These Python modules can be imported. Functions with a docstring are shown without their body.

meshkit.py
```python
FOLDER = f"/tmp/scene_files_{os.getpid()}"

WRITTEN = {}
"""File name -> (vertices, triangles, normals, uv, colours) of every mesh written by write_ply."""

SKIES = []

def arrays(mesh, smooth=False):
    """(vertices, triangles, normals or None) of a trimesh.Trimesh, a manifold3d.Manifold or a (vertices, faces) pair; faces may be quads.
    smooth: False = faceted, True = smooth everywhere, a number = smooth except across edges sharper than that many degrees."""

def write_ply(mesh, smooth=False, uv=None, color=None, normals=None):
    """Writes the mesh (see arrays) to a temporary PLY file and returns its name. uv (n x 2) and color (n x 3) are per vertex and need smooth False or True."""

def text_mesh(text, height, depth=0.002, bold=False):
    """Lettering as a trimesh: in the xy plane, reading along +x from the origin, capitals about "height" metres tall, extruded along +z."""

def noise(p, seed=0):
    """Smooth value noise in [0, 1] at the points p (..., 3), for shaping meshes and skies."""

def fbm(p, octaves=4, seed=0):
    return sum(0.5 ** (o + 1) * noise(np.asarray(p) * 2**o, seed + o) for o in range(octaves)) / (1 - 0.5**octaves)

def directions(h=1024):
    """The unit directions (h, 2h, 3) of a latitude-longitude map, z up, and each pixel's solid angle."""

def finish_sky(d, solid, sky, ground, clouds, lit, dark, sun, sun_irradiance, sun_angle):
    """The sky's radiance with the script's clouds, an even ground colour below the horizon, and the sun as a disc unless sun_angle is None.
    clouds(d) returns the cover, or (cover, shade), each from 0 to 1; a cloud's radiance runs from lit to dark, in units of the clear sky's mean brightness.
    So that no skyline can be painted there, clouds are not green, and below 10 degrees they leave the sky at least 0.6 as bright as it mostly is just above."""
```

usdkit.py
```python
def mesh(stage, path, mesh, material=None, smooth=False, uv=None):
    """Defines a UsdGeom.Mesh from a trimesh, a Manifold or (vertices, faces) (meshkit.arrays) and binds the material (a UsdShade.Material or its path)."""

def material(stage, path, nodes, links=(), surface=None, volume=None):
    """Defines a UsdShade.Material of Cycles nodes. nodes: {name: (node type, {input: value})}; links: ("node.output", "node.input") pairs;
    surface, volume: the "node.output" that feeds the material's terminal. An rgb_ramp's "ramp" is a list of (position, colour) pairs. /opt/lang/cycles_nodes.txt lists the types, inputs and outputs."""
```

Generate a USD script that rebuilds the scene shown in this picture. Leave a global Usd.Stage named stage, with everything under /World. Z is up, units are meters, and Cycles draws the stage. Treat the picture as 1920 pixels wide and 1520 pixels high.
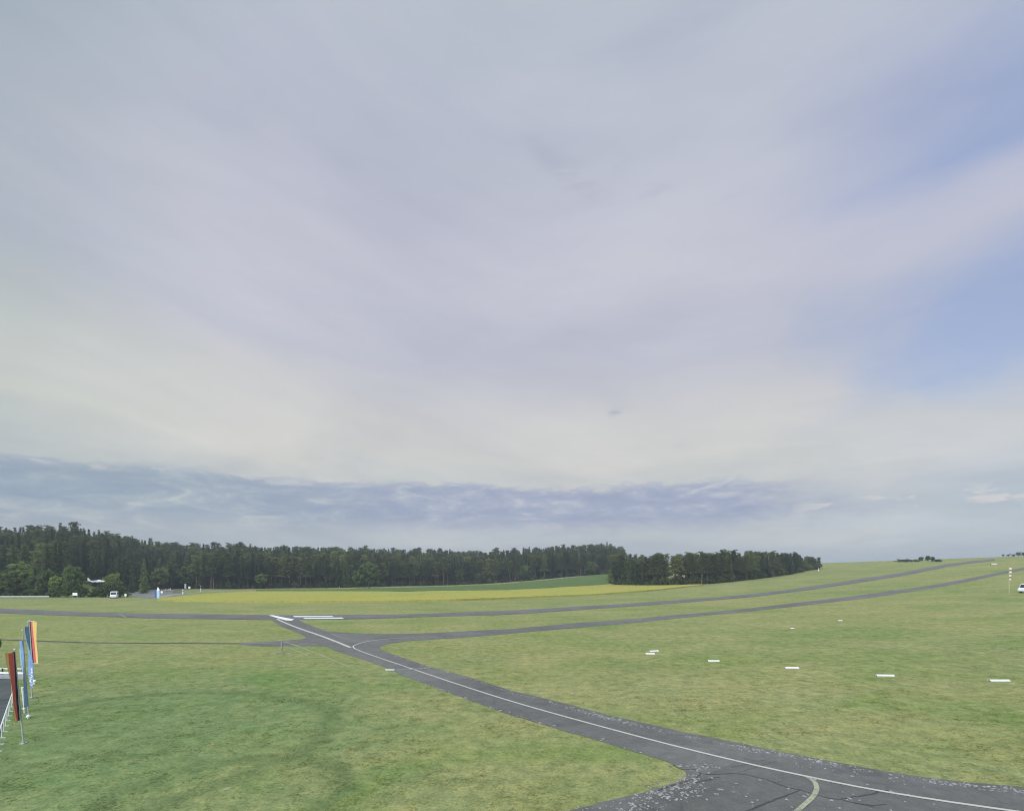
import math, random, numpy as np, trimesh, shapely, usdkit, meshkit
from shapely.geometry import Polygon, LineString
from pxr import Usd, UsdGeom, UsdLux, UsdShade, Gf, Sdf, Vt
random.seed(7); RNG = np.random.default_rng(7)
stage = Usd.Stage.CreateInMemory()
UsdGeom.SetStageUpAxis(stage, 'Z'); UsdGeom.SetStageMetersPerUnit(stage, 1.0)
UsdGeom.Xform.Define(stage, '/World'); UsdGeom.Scope.Define(stage, '/World/Looks')

# ---------------------------------------------------------------- camera, sky, sun, exposure
EYE = 11.0                       # camera height above the field (a tower)
FOC = 1000.0                     # focal length in pixels of the 1920-wide photograph
HOR = 1075.0                     # eye level in the photograph
cam = UsdGeom.Camera.Define(stage, '/World/camera')
cam.AddTranslateOp().Set((0, 0, EYE)); cam.AddRotateXOp().Set(90)
cam.CreateHorizontalApertureAttr(36.0); cam.CreateVerticalApertureAttr(36.0 * 810 / 1024)
cam.CreateFocalLengthAttr(36.0 * FOC / 1920)
cam.CreateVerticalApertureOffsetAttr((HOR - 760) / 1920 * 36.0)
cam.CreateClippingRangeAttr((0.1, 20000.0))
EXPOSURE = 1.0
cam.CreateExposureAttr(EXPOSURE)

SUN_AZ, SUN_EL = math.radians(-142), math.radians(34)
sun = UsdLux.DistantLight.Define(stage, '/World/sun')
sun.CreateIntensityAttr(0.4); sun.CreateAngleAttr(14.0); sun.CreateNormalizeAttr(True); sun.CreateColorAttr((1.0, 0.91, 0.78))
sun.AddRotateZOp().Set(-math.degrees(SUN_AZ)); sun.AddRotateXOp().Set(math.degrees(SUN_EL) + 270 - 360 + 180)


class Graph:
    """Collects shader nodes; an input given as 'node.output' is a link."""
    def __init__(self): self.n, self.l, self.k = {}, [], 0
    def add(self, kind, out, **ins):
        self.k += 1; name = f'{kind}_{self.k}'; plain = {}
        for a, b in ins.items():
            if isinstance(b, str) and '.' in b: self.l.append((b, f'{name}.{a}'))
            else: plain[a] = b
        self.n[name] = (kind, plain); return f'{name}.{out}'
    def m(self, op, a, b=0.0, c=0.0, clamp=False):
        return self.add('math', 'value', math_type=op, value1=a, value2=b, value3=c, use_clamp=clamp)
    def mix(self, f, a, b): return self.add('mix', 'color', fac=f, color1=a, color2=b)
    def mul(self, a, b): return self.add('mix', 'color', mix_type='multiply', fac=1.0, color1=a, color2=b)
    def step(self, v, lo, hi): return self.add('map_range', 'result', range_type='smoothstep', value=v, from_min=lo, from_max=hi, to_min=0.0, to_max=1.0, clamp=True)
    def noise(self, v, scale, detail=3.0, rough=0.5, dist=0.0): return self.add('noise_texture', 'fac', vector=v, scale=scale, detail=detail, roughness=rough, distortion=dist)
    def sxyz(self, v):
        o = self.add('separate_xyz', 'x', vector=v); b = o.rsplit('.', 1)[0]; return b + '.x', b + '.y', b + '.z'
    def xyz(self, x, y, z): return self.add('combine_xyz', 'vector', x=x, y=y, z=z)
    def build(self, name, surface=None, volume=None): return usdkit.material(stage, '/World/Looks/' + name, self.n, self.l, surface=surface, volume=volume)


def lin(r, g, b):
    f = lambda c: c / 12.92 if c <= 0.04045 else ((c + 0.055) / 1.055) ** 2.4
    return tuple(f(c / 255) for c in (r, g, b))


def make_sky():
    g = Graph(); S = 5.1                                        # the background runs at strength 0.1
    K = lambda r, q, b, k=1.0: tuple(c * S * k for c in lin(r, q, b))
    d = g.add('texture_coordinate', 'generated')
    x, y, z = g.sxyz(d)
    h = g.m('sqrt', g.m('add', g.m('multiply', x, x), g.m('add', g.m('multiply', y, y), 1e-6)))
    s = g.m('divide', x, h)                                    # -1 west ... 1 east
    el = g.m('multiply', g.m('arcsine', z), 57.2958)
    ring = lambda a, b, o=0.0: g.xyz(g.m('multiply', x, a), g.m('multiply', y, a), g.m('multiply_add', el, b, o))
    zz = g.m('add', g.m('maximum', z, 0.0), 0.10)
    plane = g.xyz(g.m('divide', x, zz), g.m('divide', y, zz), 3.7)
    # the blue sky
    blue = g.add('sky_texture', 'color', sky_type='single_scattering', sun_disc=False, sun_elevation=SUN_EL, sun_rotation=SUN_AZ, altitude=400.0, air_density=1.0, aerosol_density=1.3, ozone_density=1.0)
    blue = g.mix(0.75, blue, K(130, 153, 200))
    # high veil: lavender grey, creamy in a long band low down
    n1 = g.noise(plane, 0.55, 4.0, 0.55, 0.6)
    skew = g.m('add', el, g.m('multiply', g.m('minimum', s, 0.0), 15.0))
    n2 = g.noise(g.xyz(g.m('multiply', x, 1.5), g.m('multiply', y, 1.5), g.m('multiply_add', skew, 0.11, 1.3)), 1.0, 5.0, 0.55, 0.35)
    west_s = g.m('minimum', s, 0.0)
    tilt = g.m('add', el, g.m('multiply', west_s, 5.0))             # streaks sink towards the east
    tiltn = g.m('add', tilt, g.m('multiply', g.m('subtract', n2, 0.5), 14.0))
    veil = g.add('rgb_ramp', 'color', fac=g.m('divide', tiltn, 60.0, clamp=True), ramp=[
        (0.0, K(168, 176, 184)), (0.10, K(192, 197, 199)), (0.18, K(208, 208, 205)), (0.26, K(204, 204, 205)), (0.36, K(187, 190, 204)),
        (0.50, K(194, 195, 209)), (0.66, K(187, 192, 206)), (0.85, K(186, 194, 204)), (1.0, K(186, 193, 202))])
    veil = g.mul(veil, g.add('rgb_ramp', 'color', fac=n1, ramp=[(0.25, (0.84, 0.86, 0.90)), (0.5, (1, 1, 1)), (0.72, (1.07, 1.065, 1.05))]))
    veil = g.mul(veil, g.add('rgb_ramp', 'color', fac=n2, ramp=[(0.28, (0.90, 0.92, 0.955)), (0.5, (1, 1, 1)), (0.72, (1.05, 1.04, 1.02))]))
    n10 = g.noise(g.xyz(g.m('multiply', x, 4.0), g.m('multiply', y, 4.0), g.m('multiply_add', skew, 0.32, 6.1)), 1.0, 6.0, 0.6, 0.5)
    veil = g.mul(veil, g.add('rgb_ramp', 'color', fac=n10, ramp=[(0.3, (0.965, 0.97, 0.98)), (0.5, (1, 1, 1)), (0.7, (1.02, 1.018, 1.012))]))
    # thicker and duller to the west
    west = g.m('multiply', g.step(g.m('add', s, g.m('multiply', g.m('subtract', n1, 0.5), 0.3)), -0.38, -0.95), g.step(el, 2.0, 24.0))
    veil = g.mix(g.m('multiply', west, 0.95), veil, g.mul(veil, (0.62, 0.76, 0.72)))
    # blue openings to the east
    n3 = g.noise(ring(1.7, 0.075, 7.9), 1.0, 5.0, 0.55, 0.4)
    n4 = g.noise(plane, 1.6, 5.0, 0.6, 0.3)
    east = g.m('add', g.step(s, 0.20, 0.78), g.m('multiply', g.m('subtract', n4, 0.5), 0.9))
    bands = g.add('rgb_ramp', 'color', fac=g.m('divide', g.m('add', el, g.m('multiply', g.m('subtract', n3, 0.5), 12.0)), 60.0, clamp=True), ramp=[
        (0.0, (0.35,) * 3), (0.16, (0.25,) * 3), (0.21, (0.2,) * 3), (0.27, (1,) * 3), (0.34, (0.95,) * 3), (0.42, (0.15,) * 3), (0.48, (0.3,) * 3), (0.535, (1,) * 3), (0.58, (0.9,) * 3), (0.65, (0.3,) * 3), (0.78, (0.2,) * 3), (1, (0.3,) * 3)])
    openf = g.m('multiply', g.step(east, 0.25, 1.05), bands, clamp=True)
    col = g.mix(g.m('multiply', openf, 0.68), veil, blue)
    # the low bank of stratocumulus with a ragged top
    n5 = g.noise(ring(9.0, 0.45, 2.2), 1.0, 8.0, 0.66, 0.2)
    n6 = g.noise(ring(3.0, 0.10, 5.1), 1.0, 3.0, 0.5, 0.0)
    n7 = g.noise(ring(12.0, 0.8, 4.4), 1.0, 8.0, 0.66, 0.7)
    top = g.m('add', g.m('add', 9.6, g.m('multiply', g.m('subtract', n5, 0.5), 2.0)), g.m('multiply', g.m('subtract', n6, 0.5), 2.6))
    top = g.m('subtract', top, g.m('multiply', g.m('multiply', g.step(s, 0.30, 0.60), 1.8), 1.0))
    inside = g.step(g.m('add', g.m('subtract', top, el), g.m('multiply', g.m('subtract', n7, 0.5), 3.4)), -0.1, 0.8)
    low = g.step(el, 3.4, 6.4)
    bank = g.m('multiply', g.m('multiply', inside, g.step(g.m('add', s, g.m('multiply', g.m('subtract', n5, 0.5), 0.30)), 0.62, 0.34)), g.m('multiply_add', low, 0.85, 0.15))
    rim = g.m('multiply', g.m('multiply', inside, g.step(g.m('subtract', top, el), 1.3, 0.15)), g.step(n7, 0.47, 0.62))
    shade = g.add('rgb_ramp', 'color', fac=g.m('add', n7, g.m('multiply', g.m('subtract', n5, 0.5), 0.6)), ramp=[(0.30, K(148, 159, 186)), (0.48, K(157, 167, 192)), (0.60, K(170, 178, 197)), (0.76, K(200, 202, 208))])
    shade = g.mix(g.step(s, 0.0, -0.65), shade, g.mul(shade, (0.93, 1.0, 0.90)))
    col = g.mix(g.m('multiply', bank, 0.92), col, shade)
    col = g.mix(g.m('multiply', rim, g.m('multiply', bank, 0.8)), col, K(198, 200, 206))
    streak = g.m('multiply', g.step(n7, 0.52, 0.68), g.m('multiply', g.step(el, 1.0, 3.0), g.step(el, 7.0, 4.5)))
    col = g.mix(g.m('multiply', streak, 0.55), col, K(186, 190, 195))
    # thin dark scud high up
    for s0, e0, ws, we, k, a in ((0.118, 36.3, 0.060, 1.3, -26.0, 0.55), (0.055, 38.2, 0.03, 0.8, -30.0, 0.40), (0.262, 34.6, 0.035, 0.6, 0.0, 0.40), (0.191, 16.6, 0.012, 0.32, 6.0, 0.85), (0.20, 36.6, 0.03, 0.6, 10.0, 0.25)):
        q = g.m('subtract', s, s0); e = g.m('subtract', g.m('subtract', el, e0), g.m('multiply', q, k))
        r2 = g.m('add', g.m('power', g.m('divide', q, ws), 2.0), g.m('power', g.m('divide', e, we), 2.0))
        w = g.m('multiply', g.m('exponent', g.m('multiply', r2, -1.0)), g.m('multiply', g.step(n7, 0.36, 0.62), a))
        col = g.mix(g.m('multiply', w, 0.9), col, K(168, 171, 190))
    # small fair weather puffs low in the east
    n8 = g.noise(ring(16.0, 0.9, 8.8), 1.0, 5.0, 0.55, 0.2)
    puff = g.m('multiply', g.step(n8, 0.53, 0.62), g.m('multiply', g.step(s, 0.42, 0.55), g.m('multiply', g.step(el, 4.6, 5.3), g.step(el, 7.6, 6.4))))
    col = g.mix(g.m('multiply', puff, 0.9), col, K(208, 207, 207))
    # the horizon haze and the ground side of the dome
    col = g.mix(g.step(el, 3.2, 0.0), col, K(165, 175, 184))
    col = g.mix(g.step(el, -0.5, -4.0), col, K(90, 100, 70))
    # behind the veil the sky brightens towards the sun, which stands outside the picture
    sd = (math.cos(SUN_EL) * math.sin(SUN_AZ), math.cos(SUN_EL) * math.cos(SUN_AZ), math.sin(SUN_EL))
    dot = g.add('vector_math', 'value', math_type='dot_product', vector1=d, vector2=sd)
    glow = g.m('multiply', g.m('power', g.m('maximum', dot, 0.0), 5.0), 3.0)
    col = g.add('mix', 'color', mix_type='multiply', fac=1.0, color1=col, color2=g.xyz(g.m('add', glow, 1.0), g.m('add', glow, 1.0), g.m('add', glow, 1.0)))
    return g.build('sky_look', g.add('background_shader', 'background', color=col, strength=0.1))


dome = UsdLux.DomeLight.Define(stage, '/World/sky')
UsdShade.MaterialBindingAPI.Apply(dome.GetPrim()).Bind(make_sky())
dome.GetPrim().SetCustomDataByKey('kind', 'structure')

# ---------------------------------------------------------------- terrain and pixel-to-ground helper
def sm(t): t = np.clip(t, 0, 1); return t * t * (3 - 2 * t)
EDGE_U = [-1.3, -0.81, -0.74, -0.67, -0.56, -0.31, -0.11, 0.0, 0.08, 0.18, 0.3]
EDGE_D = [262, 268, 312, 395, 375, 418, 506, 520, 535, 556, 590]
def height(X, Y):
    X, Y = np.asarray(X, float), np.asarray(Y, float)
    f = 33 * (1 - np.exp(-(np.maximum(X, 0) / 363) ** 2)) * sm((Y + 200) / 300)
    u = X / np.maximum(Y, 30)
    hill = (13 + 9 * sm((-0.45 - u) / 0.4)) * sm((Y - np.interp(u, EDGE_U, EDGE_D)) / 150) * (1 - sm((u - 0.2) / 0.25))
    bump = 8 * sm((Y - 400) / 140) * sm((X + 70) / 170) * (1 - sm((X - 200) / 130))
    wave = 0.10 * np.sin(X / 11 + 0.7 * np.sin(Y / 17)) * np.sin(Y / 13 + 1) * sm((Y - 45) / 40)
    return f + hill + bump + wave
DIST = np.concatenate([np.arange(8, 120, 0.25), np.arange(120, 1200, 0.5)])
def at(px, py):
    """The point of the ground seen at a pixel of the 1920 x 1520 photograph."""
    u = (px - 960) / FOC; drop = (py - HOR) / FOC
    gap = EYE - drop * DIST - height(u * DIST, DIST)
    k = np.argmax(gap < 0) if (gap < 0).any() else len(DIST) - 1
    d = DIST[k]
    if k: d = DIST[k - 1] + (DIST[k] - DIST[k - 1]) * gap[k - 1] / (gap[k - 1] - gap[k])
    return np.array([u * d, d, float(height(u * d, d))])
def at2(points): return np.array([at(*p)[:2] for p in points])

# ---------------------------------------------------------------- naming and mesh helpers
COUNT = {}
def fresh(parent, name):
    key = (parent, name); k = COUNT.get(key, 0); COUNT[key] = k + 1
    return f'{parent}/{name}' + (f'_{k:03d}' if k else '')
def tag(p, label=None, cat=None, group=None, kind=None):
    p = p.GetPrim() if hasattr(p, 'GetPrim') else p
    for k, v in (('label', label), ('category', cat), ('group', group), ('kind', kind)):
        if v: p.SetCustomDataByKey(k, v)
    return p
def obj(name, mesh, mat, parent=None, smooth=30, **t):
    path = fresh(str(parent.GetPath()) if parent is not None else '/World', name)
    return tag(usdkit.mesh(stage, path, mesh, mat, smooth=smooth), **t)
def thing(name, loc, rz=0.0, scale=None, tilt=None, **t):
    x = UsdGeom.Xform.Define(stage, fresh('/World', name))
    x.AddTranslateOp().Set(tuple(map(float, loc))); x.AddRotateZOp().Set(float(rz))
    if tilt is not None: x.AddRotateYOp().Set(float(tilt))
    if scale is not None: x.AddScaleOp().Set((float(scale[0]), float(scale[1]), float(scale[2])))
    return tag(x, **t)
def copy(source, name, loc, rz=0.0, scale=None, **t):
    x = UsdGeom.Xform.Define(stage, fresh('/World', name)); p = x.GetPrim()
    p.GetReferences().AddInternalReference(source.GetPath())
    def op(kind, value, make):
        a = p.GetAttribute('xformOp:' + kind)
        (a if a and a.IsDefined() else make().GetAttr()).Set(value)
    op('translate', Gf.Vec3d(*map(float, loc)), x.AddTranslateOp); op('rotateZ', float(rz), x.AddRotateZOp)
    if scale is not None: op('scale', Gf.Vec3f(*map(float, scale)), x.AddScaleOp)
    p.SetInstanceable(True)
    return tag(p, **t)
class MB:
    """Collects boxes, tubes and so on into one mesh."""
    def __init__(self): self.m = []
    def add(self, m): self.m.append(m); return self
    def box(self, c, s, rz=0.0, chamfer=0.0):
        b = trimesh.creation.box(s)
        if chamfer:
            h = np.array(s) / 2; pts = []
            for sx in (-1, 1):
                for sy in (-1, 1):
                    for sz in (-1, 1):
                        for a in range(3):
                            q = h - chamfer; q[a] = h[a]; pts.append(q * (sx, sy, sz))
            b = trimesh.convex.convex_hull(np.array(pts))
        if rz: b.apply_transform(trimesh.transformations.rotation_matrix(rz, [0, 0, 1]))
        b.apply_translation(c); return self.add(b)
    def tube(self, a, b, r, r2=None, n=8):
        a, b = np.array(a, float), np.array(b, float); r2 = r if r2 is None else r2
        t = trimesh.creation.cylinder(1, 1, sections=n); v = t.vertices.copy()
        v[:, :2] *= np.where(v[:, 2:] < 0, r, r2); v[:, 2] = (v[:, 2] + 0.5) * np.linalg.norm(b - a)
        t.vertices = v; t.apply_transform(trimesh.geometry.align_vectors([0, 0, 1], b - a)); t.apply_translation(a); return self.add(t)
    def ball(self, c, r, s=(1, 1, 1), n=1):
        t = trimesh.creation.icosphere(n, r); t.apply_scale(s); t.apply_translation(c); return self.add(t)
    def prism(self, pts, depth, axis='y'):
        """pts: outline in (x, z), extruded along y, centred."""
        t = trimesh.creation.extrude_polygon(Polygon(pts), depth, engine='earcut'); v = t.vertices.copy()
        t.vertices = np.stack([v[:, 0], depth / 2 - v[:, 2], v[:, 1]], 1); return self.add(t)
    def get(self): return trimesh.util.concatenate(self.m)
    def build(self, name, mat, parent=None, smooth=30, **t): return obj(name, self.get(), mat, parent, smooth, **t)

def lift(base, Y): return base * (1 + np.maximum(Y, 0) / 70.0)
def drape(poly, base, size=5.0):
    """A sheet over the ground with the given plan outline."""
    poly = poly.buffer(0); out = []
    for p in getattr(poly, 'geoms', [poly]):
        v, f = trimesh.creation.triangulate_polygon(p, engine='earcut')
        v, f = trimesh.remesh.subdivide_to_size(np.column_stack([v, np.zeros(len(v))]), f, size, max_iter=14)
        v[:, 2] = height(v[:, 0], v[:, 1]) + lift(base, v[:, 1])
        n = np.cross(v[f[:, 1]] - v[f[:, 0]], v[f[:, 2]] - v[f[:, 0]])[:, 2]
        f[n < 0] = f[n < 0][:, ::-1]
        out.append(trimesh.Trimesh(v, f, process=False))
    return trimesh.util.concatenate(out)
def rough_edge(pts, amount, step, seed):
    """Plan outline with a naturally uneven edge."""
    ls = LineString(np.vstack([pts, pts[:1]])); n = max(int(ls.length / step), 8)
    q = np.array([ls.interpolate(i / n, normalized=True).coords[0] for i in range(n)])
    w = meshkit.fbm(np.column_stack([q * 0.9, np.full(n, seed)]), 3, seed) - 0.5
    w2 = meshkit.fbm(np.column_stack([q * 0.9, np.full(n, seed + 5.5)]), 3, seed + 9) - 0.5
    return Polygon(q + np.column_stack([w, w2]) * 2 * amount).buffer(0)
def ribbon(pts, width, base, size=4.0, smooth=True):
    q = np.array(pts, float)
    if smooth and len(q) > 2:
        from scipy.interpolate import PchipInterpolator
        t = np.concatenate([[0], np.cumsum(np.linalg.norm(np.diff(q, axis=0), axis=1))])
        q = np.column_stack([PchipInterpolator(t, q[:, k])(np.linspace(0, t[-1], max(20, int(t[-1] / 1.2)))) for k in (0, 1)])
    d = np.gradient(q, axis=0); d /= np.linalg.norm(d, axis=1, keepdims=True); nrm = np.column_stack([-d[:, 1], d[:, 0]])
    w = np.broadcast_to(width, len(q))[:, None] / 2
    L, R = q + nrm * w, q - nrm * w
    v = np.vstack([L, R]); n = len(q); i = np.arange(n - 1)
    f = np.vstack([np.column_stack([i, i + n, i + 1]), np.column_stack([i + 1, i + n, i + n + 1])])
    z = height(v[:, 0], v[:, 1]) + lift(base, v[:, 1]); v = np.column_stack([v, z])
    nz = np.cross(v[f[:, 1]] - v[f[:, 0]], v[f[:, 2]] - v[f[:, 0]])[:, 2]; f[nz < 0] = f[nz < 0][:, ::-1]
    return trimesh.Trimesh(v, f, process=False)

# ---------------------------------------------------------------- materials
def paint(name, col, rough=0.6, var=0.08, scale=6.0, spec=0.3, metal=0.0):
    g = Graph(); p = g.add('geometry', 'position'); n = g.noise(p, scale, 4.0, 0.6)
    c = g.add('rgb_ramp', 'color', fac=n, ramp=[(0.3, tuple(c * (1 - var) for c in col)), (0.7, tuple(c * (1 + var) for c in col))])
    return g.build(name, g.add('principled_bsdf', 'BSDF', base_color=c, roughness=rough, specular_ior_level=spec, metallic=metal))
def leaf(name, col, col2, through=0.25):
    g = Graph(); p = g.add('geometry', 'position'); r = g.add('object_info', 'random')
    n = g.noise(p, 0.45, 3.0, 0.6)
    t = g.m('add', g.m('multiply', g.m('subtract', n, 0.5), 1.6), g.m('multiply_add', r, 1.0, 0.0), clamp=True)
    c = g.mix(t, col, col2)
    isl = g.add('geometry', 'random_per_island')
    c = g.mul(c, g.add('rgb_ramp', 'color', fac=isl, ramp=[(0, (0.65, 0.65, 0.65)), (1, (1.35, 1.35, 1.35))]))
    c = g.mul(c, g.add('rgb_ramp', 'color', fac=g.m('fraction', g.m('multiply', r, 7.3)), ramp=[(0, (0.70, 0.74, 0.78)), (0.6, (1.05, 1.05, 1.0)), (1, (1.5, 1.45, 1.25))]))
    a = g.add('principled_bsdf', 'BSDF', base_color=c, roughness=0.75, specular_ior_level=0.15)
    b = g.add('translucent_bsdf', 'BSDF', color=c)
    return g.build(name, g.add('mix_closure', 'closure', fac=through, closure1=a, closure2=b))

def ring_mask(g, x, y, cx, cy, R, w, nz):
    dx, dy = g.m('subtract', x, cx), g.m('subtract', y, cy)
    d = g.m('sqrt', g.m('add', g.m('multiply', dx, dx), g.m('multiply', dy, dy)))
    d = g.m('absolute', g.m('add', g.m('subtract', d, R), g.m('multiply', g.m('subtract', nz, 0.5), 3.5)))
    return g.step(d, w, w * 0.15)

def grass_look(name, tuft=False):
    g = Graph(); p = g.add('geometry', 'position'); x, y, z = g.sxyz(p)
    big = g.noise(p, 0.018, 4.0, 0.55, 0.4); mid = g.noise(p, 0.12, 5.0, 0.62, 0.3); fine = g.noise(p, 0.9, 6.0, 0.68, 0.2); tiny = g.noise(p, 5.0, 4.0, 0.7)
    lush, dry = GRASS_LUSH, GRASS_DRY
    # drier to the east and far out, lusher by the terrace in the west
    west = g.step(g.m('add', x, g.m('multiply', g.m('subtract', mid, 0.5), 22.0)), 2.0, -26.0)
    near = g.step(y, 75.0, 40.0)
    t = g.m('subtract', 0.62, g.m('multiply', g.m('multiply', west, near), 0.55))
    t = g.m('add', t, g.m('multiply', g.m('subtract', big, 0.5), 1.1)); t = g.m('add', t, g.m('multiply', g.m('subtract', mid, 0.5), 1.0))
    t = g.m('add', t, g.m('multiply', g.m('subtract', fine, 0.5), 0.9), clamp=True)
    c = g.mix(t, lush, dry)
    # fresher growth in drifts beside the taxiway, bleached stubble elsewhere
    drift = g.noise(g.xyz(g.m('multiply', x, 0.055), g.m('multiply', y, 0.085), 2.4), 1.0, 5.0, 0.6, 0.6)
    c = g.mul(c, g.add('rgb_ramp', 'color', fac=drift, ramp=[(0.32, (0.78, 0.92, 0.74)), (0.5, (1, 1, 1)), (0.68, (1.12, 1.06, 1.12))]))
    rings = g.m('maximum', ring_mask(g, x, y, -27, 35, 14.2, 1.3, mid), g.m('maximum', ring_mask(g, x, y, -14, 26.8, 5.3, 1.2, mid), ring_mask(g, x, y, -23, 33.3, 1.5, 0.8, mid)))
    c = g.mix(g.m('multiply', rings, 0.6), c, tuple(v * 0.72 for v in lush))
    f1 = g.add('rgb_ramp', 'color', fac=fine, ramp=[(0.28, (0.74, 0.76, 0.73)), (0.5, (1, 1, 1)), (0.72, (1.28, 1.25, 1.20))])
    c = g.mul(c, f1)
    c = g.mul(c, g.add('rgb_ramp', 'color', fac=tiny, ramp=[(0.25, (0.66, 0.66, 0.66)), (0.75, (1.34, 1.34, 1.34))]))
    if tuft:
        r = g.add('object_info', 'random'); c = g.mul(c, g.add('rgb_ramp', 'color', fac=r, ramp=[(0, (0.75, 0.78, 0.75)), (0.6, (1.05, 1.05, 1.0)), (1, (1.5, 1.42, 1.3))]))
        c = g.mul(c, (1.75, 1.6, 1.45)); return g.build(name, g.add('mix_closure', 'closure', fac=0.1, closure1=g.add('diffuse_bsdf', 'BSDF', color=c), closure2=g.add('translucent_bsdf', 'BSDF', color=c)))
    hgt = g.m('add', g.m('multiply', fine, 0.6), g.m('multiply', tiny, 0.25))
    nrm = g.add('bump', 'normal', height=hgt, strength=0.6, distance=0.16)
    return g.build(name, g.add('diffuse_bsdf', 'BSDF', color=c, normal=nrm))
GRASS_LUSH, GRASS_DRY = (0.158, 0.212, 0.085), (0.284, 0.264, 0.108)
def asphalt_look(name, a, b):
    g = Graph(); p = g.add('geometry', 'position')
    n = g.noise(p, 0.10, 5.0, 0.6, 0.5); n2 = g.noise(p, 1.1, 5.0, 0.65); n3 = g.noise(p, 9.0, 3.0, 0.6)
    c = g.mix(g.m('add', g.m('multiply', g.m('subtract', n, 0.5), 2.2), 0.5, clamp=True), a, b)
    v = g.add('voronoi_texture', 'color', vector=g.xyz(*g.sxyz(p)[:2], 0.0), scale=0.13, randomness=1.0)
    c = g.mul(c, g.add('rgb_ramp', 'color', fac=g.sxyz(v)[0], ramp=[(0, (0.86,) * 3), (1, (1.12,) * 3)]))
    st = g.noise(p, 0.38, 6.0, 0.7, 1.2); c = g.mul(c, g.add('rgb_ramp', 'color', fac=st, ramp=[(0.30, (0.72,) * 3), (0.46, (1,) * 3), (0.62, (1,) * 3), (0.74, (1.18, 1.17, 1.15))]))
    c = g.mul(c, g.add('rgb_ramp', 'color', fac=n2, ramp=[(0.3, (0.84, 0.84, 0.84)), (0.7, (1.14, 1.14, 1.14))]))
    c = g.mul(c, g.add('rgb_ramp', 'color', fac=n3, ramp=[(0.3, (0.86, 0.86, 0.86)), (0.7, (1.14, 1.14, 1.14))]))
    nrm = g.add('bump', 'normal', height=n3, strength=0.4, distance=0.03)
    return g.build(name, g.add('principled_bsdf', 'BSDF', base_color=c, roughness=0.85, specular_ior_level=0.25, normal=nrm))
M = {}
M['grass'] = grass_look('grass'); M['tuft'] = grass_look('grass_tuft', True)
M['asphalt'] = asphalt_look('asphalt', (0.104, 0.098, 0.087), (0.142, 0.134, 0.120))
M['old_asphalt'] = asphalt_look('old_asphalt', (0.106, 0.101, 0.092), (0.142, 0.136, 0.125))
def worn(name, col, under, cover):
    g = Graph(); p = g.add('geometry', 'position'); n = g.noise(p, 2.2, 6.0, 0.72); n2 = g.noise(p, 14.0, 3.0, 0.7)
    t = g.step(g.m('add', n, g.m('multiply', g.m('subtract', n2, 0.5), 0.5)), cover + 0.10, cover - 0.10)
    c = g.mix(t, under, col); c = g.mul(c, g.add('rgb_ramp', 'color', fac=n2, ramp=[(0.3, (0.85,) * 3), (0.7, (1.12,) * 3)]))
    return g.build(name, g.add('principled_bsdf', 'BSDF', base_color=c, roughness=0.75, specular_ior_level=0.25))
M['seam'] = paint('tar_seam', (0.045, 0.046, 0.045), 0.7)
M['road_white'] = worn('road_white', (0.47, 0.455, 0.385), (0.16, 0.155, 0.14), 0.66)
M['road_cream'] = worn('road_cream', (0.36, 0.34, 0.22), (0.14, 0.135, 0.12), 0.57)
M['faint'] = worn('faint_paint', (0.24, 0.235, 0.22), (0.12, 0.115, 0.105), 0.52)
M['white'] = paint('white_paint', (0.80, 0.80, 0.78), 0.45, 0.05)
M['worn_white'] = paint('worn_white', (0.62, 0.64, 0.60), 0.55, 0.12)
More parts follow.
